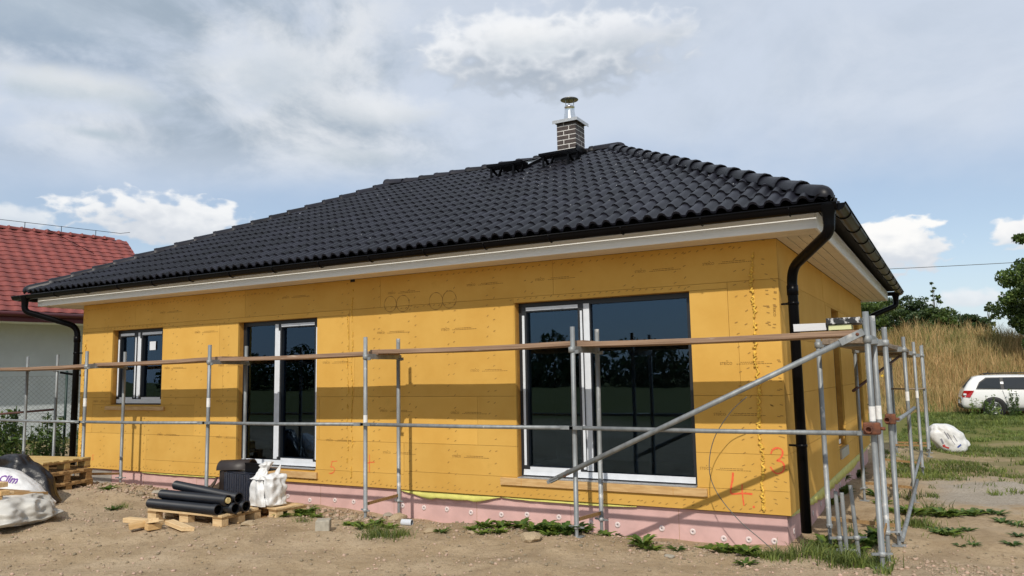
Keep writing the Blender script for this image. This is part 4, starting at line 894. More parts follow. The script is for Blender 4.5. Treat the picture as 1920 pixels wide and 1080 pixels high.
# tile bundle
sx, sy, sz = -6.54, -1.30, pz + .156
t = empty('tile_bundle', (sx, sy, sz), R(-12)); tag(t, 'shrink wrapped bundle of dark roof tiles standing on edge on the pallet', 'tile bundle')
for i in range(5): m_ = MB(); m_.box((i * .021, -.02, .02), (i * .021 + .015, .21, .345 + .008 * (i % 2))); m_.build('edge_tile', BRTILE, t)
for i in range(22): m_ = MB(); m_.box((.125 + i * .0265, -.03 + .006 * (i % 2), .0), (.125 + i * .0265 + .021, .22, .335), jit=.002); m_.build('wrapped_tile', WRAP, t, bevel=.004)
m_ = MB(); m_.box((.12, -.026, .338), (.70, .215, .343), jit=.004); m_.build('plastic_wrap', WRAP, t)
# big half-round ridge tile and flat plates
def half_tube(name, p, q, r, label, mt):
    p, q = Vector(p), Vector(q); d = (q - p).normalized(); s_ = Vector((0, 0, 1)).cross(d).normalized(); u = d.cross(s_); m_ = MB(); n = 12; vs = []
    for rr_ in (r, r - .014):
        for e in (p, q): vs += [e + s_ * math.cos(math.pi * k / n) * rr_ + u * math.sin(math.pi * k / n) * rr_ for k in range(n + 1)]
    N = n + 1; fs = [(k, k + 1, N + k + 1, N + k) for k in range(n)] + [(2 * N + k + 1, 2 * N + k, 3 * N + k, 3 * N + k + 1) for k in range(n)] + [(k + 1, k, 2 * N + k, 2 * N + k + 1) for k in range(n)] + [(N + k, N + k + 1, 3 * N + k + 1, 3 * N + k) for k in range(n)]
    m_.add(vs, fs, True); o = m_.build(name, mt); return tag(o, label, 'roof tile')
half_tube('ridge_tile_spare', (sx - .03, sy + .04, sz + .352), (sx + .40, sy + .14, sz + .372), .115, 'large half-round dark brown ridge tile lying on the tile bundle', BRTILE)
m = MB(); m.box((0, 0, 0), (.42, .05, .10)); m.box((0, .051, .02), (.42, .20, .035)); m.box((.01, -.012, .088), (.41, -.001, .104)); tag(m.build('tile_profile', GUTTER, mw=Matrix.Translation((sx + .40, sy + .02, sz + .352)) @ Matrix.Rotation(R(-12), 4, 'Z')), 'dark grey metal profile lying behind the white sack', 'profile')
for (p, q, w_), lb in zip((((-7.12, -1.18, .22), (-6.50, -1.12, .62), .42), ((-6.86, -1.44, .22), (-6.55, -1.36, .56), .17)), ('large dark flat plate leaning against the tile bundle', 'small dark plate leaning in front of the large one')):
    m = MB(); m.beam(p, q, w_, .014, up=(0, -.5, 1)); tag(m.build('leaning_plate', BRTILE, bevel=.002), lb, 'plate', 'leaning plates')

def noisy(o, amp, scale, seed=0, sub=2):
    me = o.data; off = Vector((seed * 3.7, seed * 1.3, seed * 7.1))
    for v in me.vertices:
        v.co += Vector((mnoise.noise(v.co * scale + off), mnoise.noise(v.co * scale + off + Vector((9, 0, 0))), mnoise.noise(v.co * scale + off + Vector((0, 9, 0))))) * amp
    for p in me.polygons: p.use_smooth = True
    if sub: s_ = o.modifiers.new('sub', 'SUBSURF'); s_.levels = s_.render_levels = sub
def lump(name, rings, mt, parent=None, n=20, amp=.03, scale=5.0, seed=1, sub=1, loc=(0, 0, 0), rz=0, sq=2.6, ridge=.0, nf=7, cap=True, dense=3, fold=.5):
    """closed sack form: rings of (z, rx, ry, cx, cy), superellipse sections, displaced by soft lumps and sharp cloth folds"""
    rr_ = []
    for a_, b_ in zip(rings, rings[1:]):
        for q in range(dense): rr_.append(tuple(u + (v - u) * q / dense for u, v in zip(a_, b_)))
    rr_.append(rings[-1]); rings = rr_; n = n * 2; m_ = MB(); vs = []; off = Vector((seed * 3.7, seed * 1.3, seed * 7.1))
    for z, rx, ry, cx_, cy_ in rings:
        for k in range(n):
            a = 2 * math.pi * k / n; c, s_ = math.cos(a), math.sin(a); q = (abs(c) ** sq + abs(s_) ** sq) ** (-1 / sq); q *= 1 + ridge * math.sin(nf * a + z * 3)
            p = Vector((cx_ + rx * c * q, cy_ + ry * s_ * q, z)); rad = Vector((c * q, s_ * q, .35)); w_ = min(1, 4 * min(rx, ry) / max(amp * 6, .001))
            e = mnoise.noise(p * scale + off) * amp; f1 = 1 - 3.2 * abs(mnoise.noise(Vector((p.x, p.y, p.z * 1.6)) * scale * 1.4 + off * 2)); f2 = 1 - 3.2 * abs(mnoise.noise(p * scale * 3.1 + off * 3 + Vector((p.z, 0, 0)) * 4))
            vs.append(p + rad * (e + amp * fold * (max(-.6, f1) * .7 + max(-.6, f2) * .3)) * min(1.0, w_))
    L = len(rings); fs = [(i * n + k, i * n + (k + 1) % n, (i + 1) * n + (k + 1) % n, (i + 1) * n + k) for i in range(L - 1) for k in range(n)]
    if cap: vs.append((rings[-1][3], rings[-1][4], rings[-1][0])); fs += [((L - 1) * n + k, (L - 1) * n + (k + 1) % n, L * n) for k in range(n)]
    m_.add(vs, fs, True); o = m_.build(name, mt, parent, mw=Matrix.Translation(loc) @ Matrix.Rotation(rz, 4, 'Z')); s2 = o.modifiers.new('sub', 'SUBSURF'); s2.levels = s2.render_levels = 1; return o
def print_on(me, name, target, parent, mw, mt=None):
    """flat print laid onto a sack's cloth"""
    o = obj(name, me, parent, mw=mw); bm = bmesh.new(); bm.from_mesh(o.data); bmesh.ops.triangulate(bm, faces=bm.faces[:]); bmesh.ops.subdivide_edges(bm, edges=[e for e in bm.edges if e.calc_length() > .02], cuts=2, use_grid_fill=False); me2 = bpy.data.meshes.new(name)
    bmesh.ops.triangulate(bm, faces=bm.faces[:]); bm.to_mesh(me2); bm.free(); me2.materials.append(me.materials[0]); o.data = me2
    sw = o.modifiers.new('wrap', 'SHRINKWRAP'); sw.target = target; sw.wrap_method = 'PROJECT'; sw.use_project_z = True; sw.use_project_x = False; sw.use_project_y = False; sw.use_negative_direction = True; sw.use_positive_direction = True; sw.offset = .004; sw.wrap_mode = 'ON_SURFACE'; sw.wrap_mode = 'ABOVE_SURFACE'
    return o
# white sack with a twisted neck standing on the second pallet
t = empty('white_sack', (-5.56, -1.32, pz + .158), R(-10)); tag(t, 'bright white foil sack with twisted neck standing next to the tile bundle', 'sack')
lump('sack_body', [(0, .10, .10, .03, -.07), (.015, .13, .12, .03, -.07), (.10, .12, .11, .03, -.07), (.22, .125, .11, .035, -.07), (.31, .12, .11, .03, -.07), (.345, .105, .10, .03, -.07), (.355, .05, .05, .03, -.07), (.357, .01, .01, .03, -.07)], BAG, t, n=28, amp=.022, scale=9, seed=3, sq=6, ridge=.0, fold=1.3)
lump('sack_neck', [(.30, .10, .05, -.08, -.19), (.37, .055, .045, -.07, -.15), (.42, .035, .035, -.065, -.12), (.455, .06, .05, -.06, -.11), (.485, .045, .035, -.05, -.10), (.50, .008, .008, -.05, -.10)], BAG, t, n=16, amp=.022, scale=14, seed=6, ridge=.16, nf=5, fold=1.2)
lump('sack_apron', [(.0, .13, .02, -.06, -.215), (.10, .115, .025, -.065, -.215), (.22, .08, .035, -.07, -.21), (.34, .05, .04, -.07, -.18), (.40, .03, .03, -.06, -.14)], BAG, t, n=16, amp=.02, scale=13, seed=8, ridge=.14, nf=5, fold=1.2)
lump('sack_ear', [(.34, .05, .02, .06, -.05), (.40, .035, .012, .10, -.05), (.46, .012, .006, .135, -.05), (.47, .003, .003, .14, -.05)], BAG, t, n=8, amp=.01, scale=13, seed=8)
# wood offcuts in front of the pallet
def offcut(x, y, z, l, w, h, rz, ry, lb, mt=WOODP, cut=.0):
    m_ = MB(); m_.box((0, 0, 0), (l, w, h)); 
    if cut: m_.v[1] = (l - cut, 0, 0); m_.v[5] = (l - cut, 0, h)
    o = m_.build('wood_offcut', mt, mw=Matrix.Translation((x + .12, y - .13, z)) @ Matrix.Rotation(R(rz), 4, 'Z') @ Matrix.Rotation(R(ry), 4, 'Y'), bevel=.003); return tag(o, lb, 'offcut', 'timber offcuts')
gp = G0(-6.2, -2.4) + .005
offcut(-6.92, -2.30, gp, .56, .09, .05, 3, 0, 'long tapered offcut in front of the pipe pallet', cut=.0); offcut(-6.50, -2.36, gp + .02, .42, .08, .045, -24, -10, 'offcut lying across the others in front of the pallet', cut=.1)
offcut(-6.45, -2.46, gp, .26, .07, .05, 20, 0, 'short brown offcut half under the crossed offcut', WOOD, .06); offcut(-6.42, -2.56, gp, .18, .10, .055, 60, -8, 'stubby offcut in the small heap by the pallet', WOOD)
offcut(-6.20, -2.30, gp + .03, .42, .10, .045, -8, 6, 'pale offcut leaning on the pallet block', WOODP, .08); offcut(-6.20, -2.50, gp, .14, .10, .06, 75, 0, 'dark end grain offcut nearest the path', WOOD)

# white tarpaulin heap with timber and printed sack, lower left corner
HXc, HYc = -8.26, -3.18; hg = G0(HXc, HYc)
heap = lump('tarpaulin_heap', [(-.03, .74, .48, 0, 0), (.01, .80, .52, 0, 0), (.05, .72, .46, .02, 0), (.14, .70, .46, 0, .02), (.21, .62, .42, -.02, .03), (.24, .52, .32, -.03, .03), (.20, .40, .24, -.03, .03), (.18, .2, .1, 0, 0)], BAGD, n=44, amp=.08, scale=4.4, seed=5, loc=(HXc, HYc, hg), rz=R(14), sq=3.2, ridge=.02, nf=9, dense=4, fold=.9)
tag(heap, 'crumpled dirty white tarpaulin heap holding timber scraps', 'tarpaulin')
hz0 = hg + .20
for i, (dx, dy, dz, l, w_, h_, rz, ry, mt, lb) in enumerate(((-.55, -.20, .17, .95, .10, .055, 4, 0, WOODP, 'square pale batten lying topmost on the tarpaulin heap'), (-.6, -.28, .09, 1.06, .15, .03, 8, 0, WOODP, 'broad pale board just under the topmost batten'), (-.5, -.10, .09, .98, .09, .05, -3, 0, WOOD, 'darker batten behind the broad pale board'), (-.62, -.34, .04, .95, .12, .045, 12, 0, WOODP, 'cut board with slanted end low on the heap'), (-.45, -.25, .03, .92, .12, .05, 0, 0, WOOD, 'brown board lowest on the tarpaulin heap'), (-.5, .05, .04, .9, .12, .05, 20, 3, PALLET, 'dark board poking out at the back of the heap'))):
    o = offcut(HXc + dx - .12 + .04, HYc + dy + .13 + .08, hz0 + dz, l, w_, h_, rz, ry, lb, mt, .05 if i % 2 else 0); o['group'] = 'timber on the tarpaulin heap'
t = empty('printed_sack', (-8.92, -2.58, G0(-8.9, -2.6)), R(28)); tag(t, 'white printed insulation sack with purple logo standing behind the tarpaulin heap', 'sack')
body = lump('sack_body', [(0, .54, .20, 0, 0), (.05, .60, .24, 0, 0), (.16, .54, .22, -.04, .02), (.30, .42, .18, -.10, .05), (.43, .30, .13, -.18, .07), (.50, .14, .07, -.24, .08), (.515, .01, .01, -.26, .08)], BAG, t, n=30, amp=.03, scale=5, seed=11, sq=3.0, fold=.7)
pm = lambda x, z: Matrix.Translation((x, -.45, z)) @ RX90
print_on(text_mesh('Clim', .11, PURPLE, .003), 'printed_lettering', body, t, pm(-.02, .345) @ Matrix.Rotation(R(-8), 4, 'Z'))
m = MB(); P_ = [(0, 0, 0), (.10, 0, 0), (.10, .075, 0), (0, .075, 0)]; m.ribbon(P_, .018, (0, 0, 1)); print_on(m.mesh('logo', PURPLE), 'printed_logo', body, t, pm(-.17, .36) @ Matrix.Rotation(R(-8), 4, 'Z'))
m = MB(); m.ribbon([(0, .03, 0), (.05, .03, 0), (.05, .055, 0)], .014, (0, 0, 1)); print_on(m.mesh('logo', REDP), 'printed_logo', body, t, pm(-.15, .36) @ Matrix.Rotation(R(-8), 4, 'Z'))
bs = lump('black_sack', [(0.01, .50, .18, -.05, .0), (.30, .42, .16, -.10, .02), (.47, .28, .12, -.18, .04), (.58, .16, .08, -.22, .04), (.62, .02, .02, -.24, .04)], BLKBAG, None, n=24, amp=.06, scale=5, seed=12, loc=(-9.12, -2.22, G0(-9.1, -2.2)), rz=R(20), fold=.9)
tag(bs, 'black plastic sack slumped behind the printed white sack', 'sack')

# ------------------------------------------------------------------ neighbour house with red roof
ND = Vector((.225, .974, 0)).normalized(); NN = Vector((-ND.y, ND.x, 0)); NP = Vector((-19.18, 2.56, 0))
nb = empty('neighbour_house', (NP.x, NP.y, .3)); tag(nb, 'white rendered neighbour house with red tiled roof behind the chain link fence', 'house')
MN = Matrix((ND, NN, Vector((0, 0, 1)))).transposed().to_4x4(); MN.translation = NP; Mloc = Matrix.Translation((-NP.x, -NP.y, -.3)) @ MN
S0, S1, EZ, RZN, HW = -7.0, 4.45, 3.60, 6.36, 3.8
m = MB(); m.box((S0, 1.15, 0), (S1 - .3, HW * 2 - .3, EZ - .06)); m.build('wall', PLAST, nb, mw=Mloc)
m = MB(); m.add([(S1 - .3, 1.15, EZ - .06), (S1 - .3, HW * 2 - .3, EZ - .06), (S1 - .3, HW, RZN - .35)], [(0, 1, 2)]); m.build('gable', PLAST, nb, mw=Mloc)
m = MB(); m.box((S0, .02, EZ - .22), (S1, 1.148, EZ - .16)); m.build('soffit', FASCIA, nb, mw=Mloc)
m = MB(); m.box((S0, -.02, EZ - .24), (S1, .018, EZ - .03)); m.build('fascia', DKRED, nb, mw=Mloc)
m = MB(); m.tube([(S0, -.09, EZ - .05), (S1, -.09, EZ - .05)], .065, 10); m.build('gutter', DKRED, nb, mw=Mloc)
m = MB(); d_ = -.06; m.add([(S0, 0, EZ + d_), (S1, 0, EZ + d_), (S1, HW, RZN + d_), (S0, HW, RZN + d_), (S1, 2 * HW, EZ + d_), (S0, 2 * HW, EZ + d_)], [(0, 1, 2, 3), (3, 2, 4, 5)]); nroof = m.build('roof', DKRED, nb, mw=Mloc)
rprof = [(0, .012), (.12, .034), (.28, .044), (.46, .034), (.62, .010), (.80, .0), (.92, .004), (1.0, .012)]
def red_geo(wx, g): return tile_geo(wx, g, .026, .022, rprof, .03, .045)
slope(nroof, Vector((S0, 0, EZ)), Vector((S1, 0, EZ)), Vector((S0, HW, RZN)), Vector((S1, HW, RZN)), 19, 36, REDT, red_geo, 290, seed=8, jit=.002)
cm = MB(); cm.v = []; n = 8
for x, r in ((0, .10), (.05, .125), (.06, .105), (.34, .09)): cm.v += [(x, r * math.cos(math.pi * k / n), r * math.sin(math.pi * k / n)) for k in range(n + 1)]
cm.f = [(i * (n + 1) + k, i * (n + 1) + k + 1, (i + 1) * (n + 1) + k + 1, (i + 1) * (n + 1) + k) for i in range(3) for k in range(n)]; cm.sm = [True] * len(cm.f); cm.mi = [0] * len(cm.f)
cme = cm.mesh('ridge_tile', REDT)
for k in range(33): obj('ridge_tile', cme, nroof, mw=Matrix.Translation((S0 + k * .335, HW, RZN + .0)))
m = MB(); m.tube([(S0, HW, RZN + .26), (S1 - .2, HW, RZN + .26), (S1 + .1, HW, RZN + .33)], .008, 5)
for k in range(11): m.tube([(S0 + .5 + k, HW, RZN + .05), (S0 + .5 + k, HW, RZN + .27)], .010, 5)
m.tube([(2.1, HW - .05, RZN + .12), (3.1, HW * .72, EZ + (RZN - EZ) * .72 + .12)], .010, 5); m.build('lightning_rod', GUTTER, nroof)

# chain link fence in front of it
FP = Vector((-16.4, .1, 0)); FE = Vector((-12.35, 3.6, 0)); fd = (FE - FP).normalized(); fl_ = (FE - FP).length
fen = empty('chain_link_fence', (FP.x, FP.y, G0(FP.x, FP.y))); tag(fen, 'grey chain link fence on green posts before the neighbour house', 'fence'); m = MB(); b0 = fen.location.z; h0, h1 = .05, 1.62; step = .095
n = int(fl_ / step)
for i in range(-17, n + 1):
    for s_ in (1, -1):
        xa, xb = (i * step, i * step + (h1 - h0)) if s_ == 1 else (i * step + (h1 - h0), i * step); za, zb_ = h0, h1
        if min(xa, xb) > fl_ or max(xa, xb) < 0: continue
        t0, t1 = 0.0, 1.0
        for lim, sg in ((0, 1), (fl_, -1)):
            dx = xb - xa; tt = (lim - xa) / dx
            if sg * dx > 0: t0 = max(t0, tt)
            else: t1 = min(t1, tt)
        if t1 <= t0: continue
        p = fd * (xa + (xb - xa) * t0); q = fd * (xa + (xb - xa) * t1); p.z = za + (zb_ - za) * t0; q.z = za + (zb_ - za) * t1
        m.tube([p, q], .0024, 3, False)
for zz in (h0, .85, h1): m.tube([Vector((0, 0, zz)), fd * fl_ + Vector((0, 0, zz))], .003, 4, False)
tag(m.build('wire_mesh', WIRE, fen), kind='stuff')
for s_ in (0, 2.3, fl_ - .02): pm = MB(); p = fd * s_; pm.tube([(p.x, p.y, -.2), (p.x, p.y, 1.75)], .025, 10); pm.build('post', GREENP, fen)

# ------------------------------------------------------------------ vegetation
def leafy(points, size, up=.25, seed=0, asp=.55):
    """bent leaf faces (two triangles + fold) at points; returns arrays"""
    g = np.random.default_rng(seed); n = len(points); d = g.normal(size=(n, 3)); d[:, 2] += up; d /= np.linalg.norm(d, axis=1)[:, None]
    s_ = np.cross(d, g.normal(size=(n, 3))); s_ /= np.linalg.norm(s_, axis=1)[:, None]; sz = size * g.uniform(.6, 1.35, n)[:, None]
    b0 = points - d * sz * .5; t0 = points + d * sz * .5; nrm = np.cross(d, s_); mid = points + nrm * sz * .10
    l = mid + s_ * sz * asp * .5 - nrm * sz * .14; r = mid - s_ * sz * asp * .5 - nrm * sz * .14
    V = np.stack([b0, l, t0, r], 1).reshape(-1, 3); i = np.arange(n) * 4
    return V, np.stack([i, i + 1, i + 2, i + 3], 1)
def tree(name, base, h, rx, rz, nclump, nleaf, lsize, mt, label, group, seed, trunk=.12, low=.25, cat='tree'):
    g = np.random.default_rng(seed); t = empty(name, base); tag(t, label, cat, group); C_ = np.array([0, 0, h - rz])
    cl = g.normal(size=(nclump, 3)); cl /= np.linalg.norm(cl, axis=1)[:, None]; cl *= (g.uniform(.25, 1, nclump) ** .45)[:, None]; cl *= np.array([rx, rx, rz]) * g.uniform(.8, 1.08, (nclump, 1)); cl += C_
    cl[:, 2] = np.maximum(cl[:, 2], h * low * .5)
    rad = g.uniform(.10, .24, nclump) * rx; pts = []
    per = nleaf // nclump
    for c, r in zip(cl, rad):
        q = g.normal(size=(per, 3)); q /= np.linalg.norm(q, axis=1)[:, None]; pts.append(c + q * (g.uniform(0, 1, (per, 1)) ** .5) * r * np.array([1.25, 1.25, .75]))
    V, F_ = leafy(np.concatenate(pts), lsize, .1, seed); obj('crown', np_mesh('crown', V, F_, mt), t)
    m_ = MB(); m_.tube([(0, 0, -.3), (.03 * h, 0, h * .3), (-.02 * h, .02 * h, h * .6), (0, 0, h * .85)], trunk, 7, True, 0, [trunk * 1.2, trunk, trunk * .6, trunk * .2])
    for c in cl[:14]:
        s_ = Vector((0, 0, min(max(c[2] * .55, h * .15), h * .6))); e = Vector(c); m_.tube([s_, s_ * .5 + e * .5 + Vector((0, 0, .1)), e], trunk * .3, 5, True, 0, [trunk * .45, trunk * .3, trunk * .1])
    m_.build('trunk', BARK, t); return t
HZ = lambda x, y: float(hz_(np.array(x), np.array(y)))
tree('broadleaf_tree', (5.3, 31.3, HZ(5.3, 31.3)), 6.1, 2.1, 2.9, 90, 26000, .17, TREEL, 'bright green broadleaf tree on the bank behind the car', 'trees on the bank', 1, .16, .1)
tree('broadleaf_tree', (7.6, 33.0, HZ(7.6, 33.0)), 6.2, 2.4, 3.0, 60, 12000, .2, TREEL, 'taller green tree beyond the car, past the first tree', 'trees on the bank', 2, .18, .1)
bz = [(-5.0, 36.5, 3.9, 2.3, 'dark'), (-3.4, 35.4, 3.3, 1.9, 'mid'), (-2.0, 35.2, 3.0, 1.9, 'mid'), (-.6, 35.3, 2.7, 1.7, 'dark'), (.9, 35.6, 1.9, 1.4, 'mid'), (2.2, 35.8, 1.25, 1.0, 'dark'), (-8, 38, 4.2, 2.4, 'dark')]
names = ['broad dark bush behind the house corner', 'dense dark bush above the far scaffold', 'mid green bush beside the dense dark bush', 'rounded dark bush on the bank crest', 'low dark bush at the end of the crest row', 'small sparse shrub with thin top on the crest', 'big dark bush hidden behind the gutter end']
for i, (x, y, h, r, k) in enumerate(bz):
    tree('bush', (x, y, HZ(x, y) - .1), h, r, h * .58, 110, 20000, .12, TREED if k == 'dark' else TREEL, names[i], 'bushes on the bank crest', 20 + i, .06, .0, 'bush')
# thin spire-like twigs over the bushes
for i, (x, y, h) in enumerate(((-2.2, 35.9, 3.5), (-.6, 36.1, 3.2), (.9, 36.3, 3.0), (3.2, 36.4, 2.5))):
    tree('sapling', (x, y, HZ(x, y)), h, .5, h * .6, 40, 1500, .12, TREEL, ('slim sapling left of the crest gap', 'slim sapling rising from the rounded bush', 'slim sapling by the low bush', 'slim sapling standing alone at the crest end')[i], 'saplings on the bank crest', 50 + i, .03, .1)
def blades(P, H, W_, seed, bend=.35):
    """grass blades: 2 quads each, tapering and bending"""
    g = np.random.default_rng(seed); n = len(P); a = g.uniform(0, 2 * np.pi, n); s_ = np.stack([np.cos(a), np.sin(a), np.zeros(n)], 1); b = g.uniform(0, 2 * np.pi, n); d = np.stack([np.cos(b), np.sin(b), np.zeros(n)], 1)
    H = H[:, None] if np.ndim(H) else H; k = bend * g.uniform(.2, 1.3, (n, 1)); up = np.array([0, 0, 1.0]); W2 = (W_[:, None] if np.ndim(W_) else W_) / 2
    m1 = P + up * H * .55 + d * H * k * .25; t = P + up * H * (1 - .25 * k) + d * H * k
    V = np.stack([P - s_ * W2, P + s_ * W2, m1 + s_ * W2 * .75, m1 - s_ * W2 * .75, t + s_ * W2 * .15, t - s_ * W2 * .15], 1).reshape(-1, 3); i = np.arange(n) * 6
    return V, np.concatenate([np.stack([i, i + 1, i + 2, i + 3], 1), np.stack([i + 3, i + 2, i + 4, i + 5], 1)])
g = np.random.default_rng(5)
n = 62000; x = g.uniform(-5, 14, n); y = 25.4 + 11 * g.uniform(0, 1, n) ** 1.1; clump = .5 + .5 * np.sin(x * 2.1 + np.sin(y * 1.7) * 2) * np.sin(y * 1.9 + x * .6)
P = np.stack([x, y, hz_(x, y) - .03], 1); H = (.45 + .75 * g.uniform(0, 1, n) ** 1.5) * (.65 + .5 * clump); H *= np.where(y < 27.5, .75, 1)
V, F_ = blades(P, H, g.uniform(.012, .030, n), 6, .35); tag(obj('dry_grass', np_mesh('dry_grass', V, F_, DRYG)), 'tall dry straw coloured grass covering the bank', 'grass', kind='stuff')
# feathery seed heads and green patches on the bank
n = 9000; x = g.uniform(-4, 12, n); y = g.uniform(25.5, 36, n); k = (np.sin(x * .9 + 1) * np.sin(y * .8 + .4) > .25); x, y = x[k], y[k]
V, F_ = blades(np.stack([x, y, hz_(x, y)], 1), g.uniform(.4, .85, len(x)), g.uniform(.02, .045, len(x)), 8, .4); tag(obj('green_herbs', np_mesh('green_herbs', V, F_, GRASS)), 'green herbs growing through the dry grass of the bank', 'herbs', kind='stuff')
# green grass round the side yard
n = 230000; x = g.uniform(-.3, 8.0, n); y = -1.3 + 27 * g.uniform(0, 1, n) ** 1.25
fld = np.sin(1.3 * x + .9 * y + 1) + np.sin(2.1 * y - 1.2 * x) + .8 * np.sin(3.9 * x + 2.7 * y) + .6 * np.sin(7.1 * y - 4 * x + 2) + .5 * np.sin(13 * x + 9 * y) + .4 * g.normal(size=n)
thr = np.where(y < 3.4, 1.5 + 2.5 * ((y < .5) & (x > .95)), np.where(y < 5.7, 3.0 - 1.6 * (x < 1.2), np.where((y > 16) & (y < 18.8) & (x > 1.9), 1.6, .15 + .7 * np.sin(.9 * x + 1.4 * y)))) - .8 * (y > 20)
keep = (fld > thr) & (((x > .1) & (y > .3)) | (x > .35)) & ~((x < .35) & (y < 8.4) & (y > 0)); x, y = x[keep], y[keep]
near = np.clip(1.3 - y * .02, .6, 1.3)
V, F_ = blades(np.stack([x, y, gz(x, y) - .005], 1), g.uniform(.03, .11, len(x)) * (1 + .8 * (y > 20)), g.uniform(.006, .013, len(x)) * (1 + y * .05), 9, .8); tag(obj('side_grass', np_mesh('side_grass', V, F_, GRASS)), 'patchy green grass on the side yard towards the car', 'grass', kind='stuff')
# meadow and wood across the road behind the viewer (seen in the panes)
def wood_mass(name, x0, x1, y, seed, hmin, hmax, label, nt=90):
    g_ = np.random.default_rng(seed); pts = []
    for k in range(nt):
        cx_ = x0 + (x1 - x0) * (k + g_.uniform(0, 1)) / nt; cy_ = y + g_.uniform(-3, 3); h = g_.uniform(hmin, hmax); q = g_.normal(size=(420, 3)); q /= np.linalg.norm(q, axis=1)[:, None]; pts.append(np.array([cx_, cy_, h * .5]) + q * (g_.uniform(.3, 1, (420, 1)) ** .5) * np.array([2.4, 2.0, h * .52]))
    V_, F__ = leafy(np.concatenate(pts), .55, .1, seed); tag(obj(name, np_mesh(name, V_, F__, TREED)), label, 'wood', kind='stuff')
wood_mass('wood', -90, 55, -62, 3, 2.5, 6.0, 'dark line of trees across the meadow, mirrored in the window panes')

# weeds along the plinth: rosettes of broad leaves, each plant a thing
def rosette(seed, nl, ln, wd, rise):
    g_ = random.Random(seed); m_ = MB()
    for i in range(nl):
        a = g_.uniform(0, 2 * math.pi); l = ln * g_.uniform(.55, 1.1); el = g_.uniform(*rise); d = Vector((math.cos(a), math.sin(a), 0)); s_ = Vector((-d.y, d.x, 0)); p = d * g_.uniform(0, ln * .35); vs = []; n_ = 5; z = 0.0; r = 0.0
        for k in range(n_ + 1):
            t_ = k / n_; e = el * (1 - 1.25 * t_); w_ = wd * (math.sin(math.pi * min(1, t_ * .9 + .08)) ** .8) * (1 + .18 * math.sin(k * 2.4 + i)); c = p + d * r + Vector((0, 0, z))
            vs += [c - s_ * w_ / 2 + Vector((0, 0, w_ * .22)), c, c + s_ * w_ / 2 + Vector((0, 0, w_ * .22))]
            r += l / n_ * math.cos(e); z += l / n_ * math.sin(e)
        m_.add(vs, [(3 * k + j, 3 * k + 1 + j, 3 * k + 4 + j, 3 * k + 3 + j) for k in range(n_) for j in (0, 1)], True)
    return m_
def grass_tuft(seed, n_, h):
    g_ = np.random.default_rng(seed); P_ = np.concatenate([g_.normal(size=(n_, 2)) * h * .55, np.zeros((n_, 1))], 1); V_, F__ = blades(P_, g_.uniform(.5, 1.1, n_) * h, np.full(n_, .007), seed, .7); return V_, F__
ROS = [rosette(1, 30, .16, .045, (.5, 1.3)).mesh('leaves', LEAF), rosette(2, 26, .13, .038, (.35, 1.1)).mesh('leaves', LEAF), rosette(3, 20, .11, .03, (.3, .9)).mesh('leaves', LEAF2), rosette(4, 36, .18, .05, (.6, 1.4)).mesh('leaves', LEAF2)]
TUF = [np_mesh('blades', *grass_tuft(4, 90, .14), GRASS), np_mesh('blades', *grass_tuft(5, 130, .11), GRASS)]
def ground_at(px, py):
    d = CF + CR * ((px - 960) / FPX) + CU * ((540 - py) / FPX); z = .15
    for _ in range(12): p = CAM + d * ((z - CAM.z) / d.z); z = .5 * z + .5 * gzf(p.x, p.y)
    return p
def weed(px, py, kind, sc, label, group):
    p = ground_at(px, py); me = (ROS + TUF)[kind]; t = empty('weed' if kind < 4 else 'grass_tuft', (p.x, p.y, gzf(p.x, p.y) - .008), rnd.uniform(0, 6)); t.scale = (sc, sc, sc * rnd.uniform(.85, 1.1)); tag(t, ('large bright rosette, ', 'small bright rosette, ', 'low flat rosette, ', 'large dark rosette, ', 'loose tall blade tuft, ', 'dense short blade tuft, ')[kind] + label, 'weed' if kind < 4 else 'grass', group); tag(obj('leaves' if kind < 4 else 'blades', me, t), kind='stuff')
GW = 'weeds along the plinth'
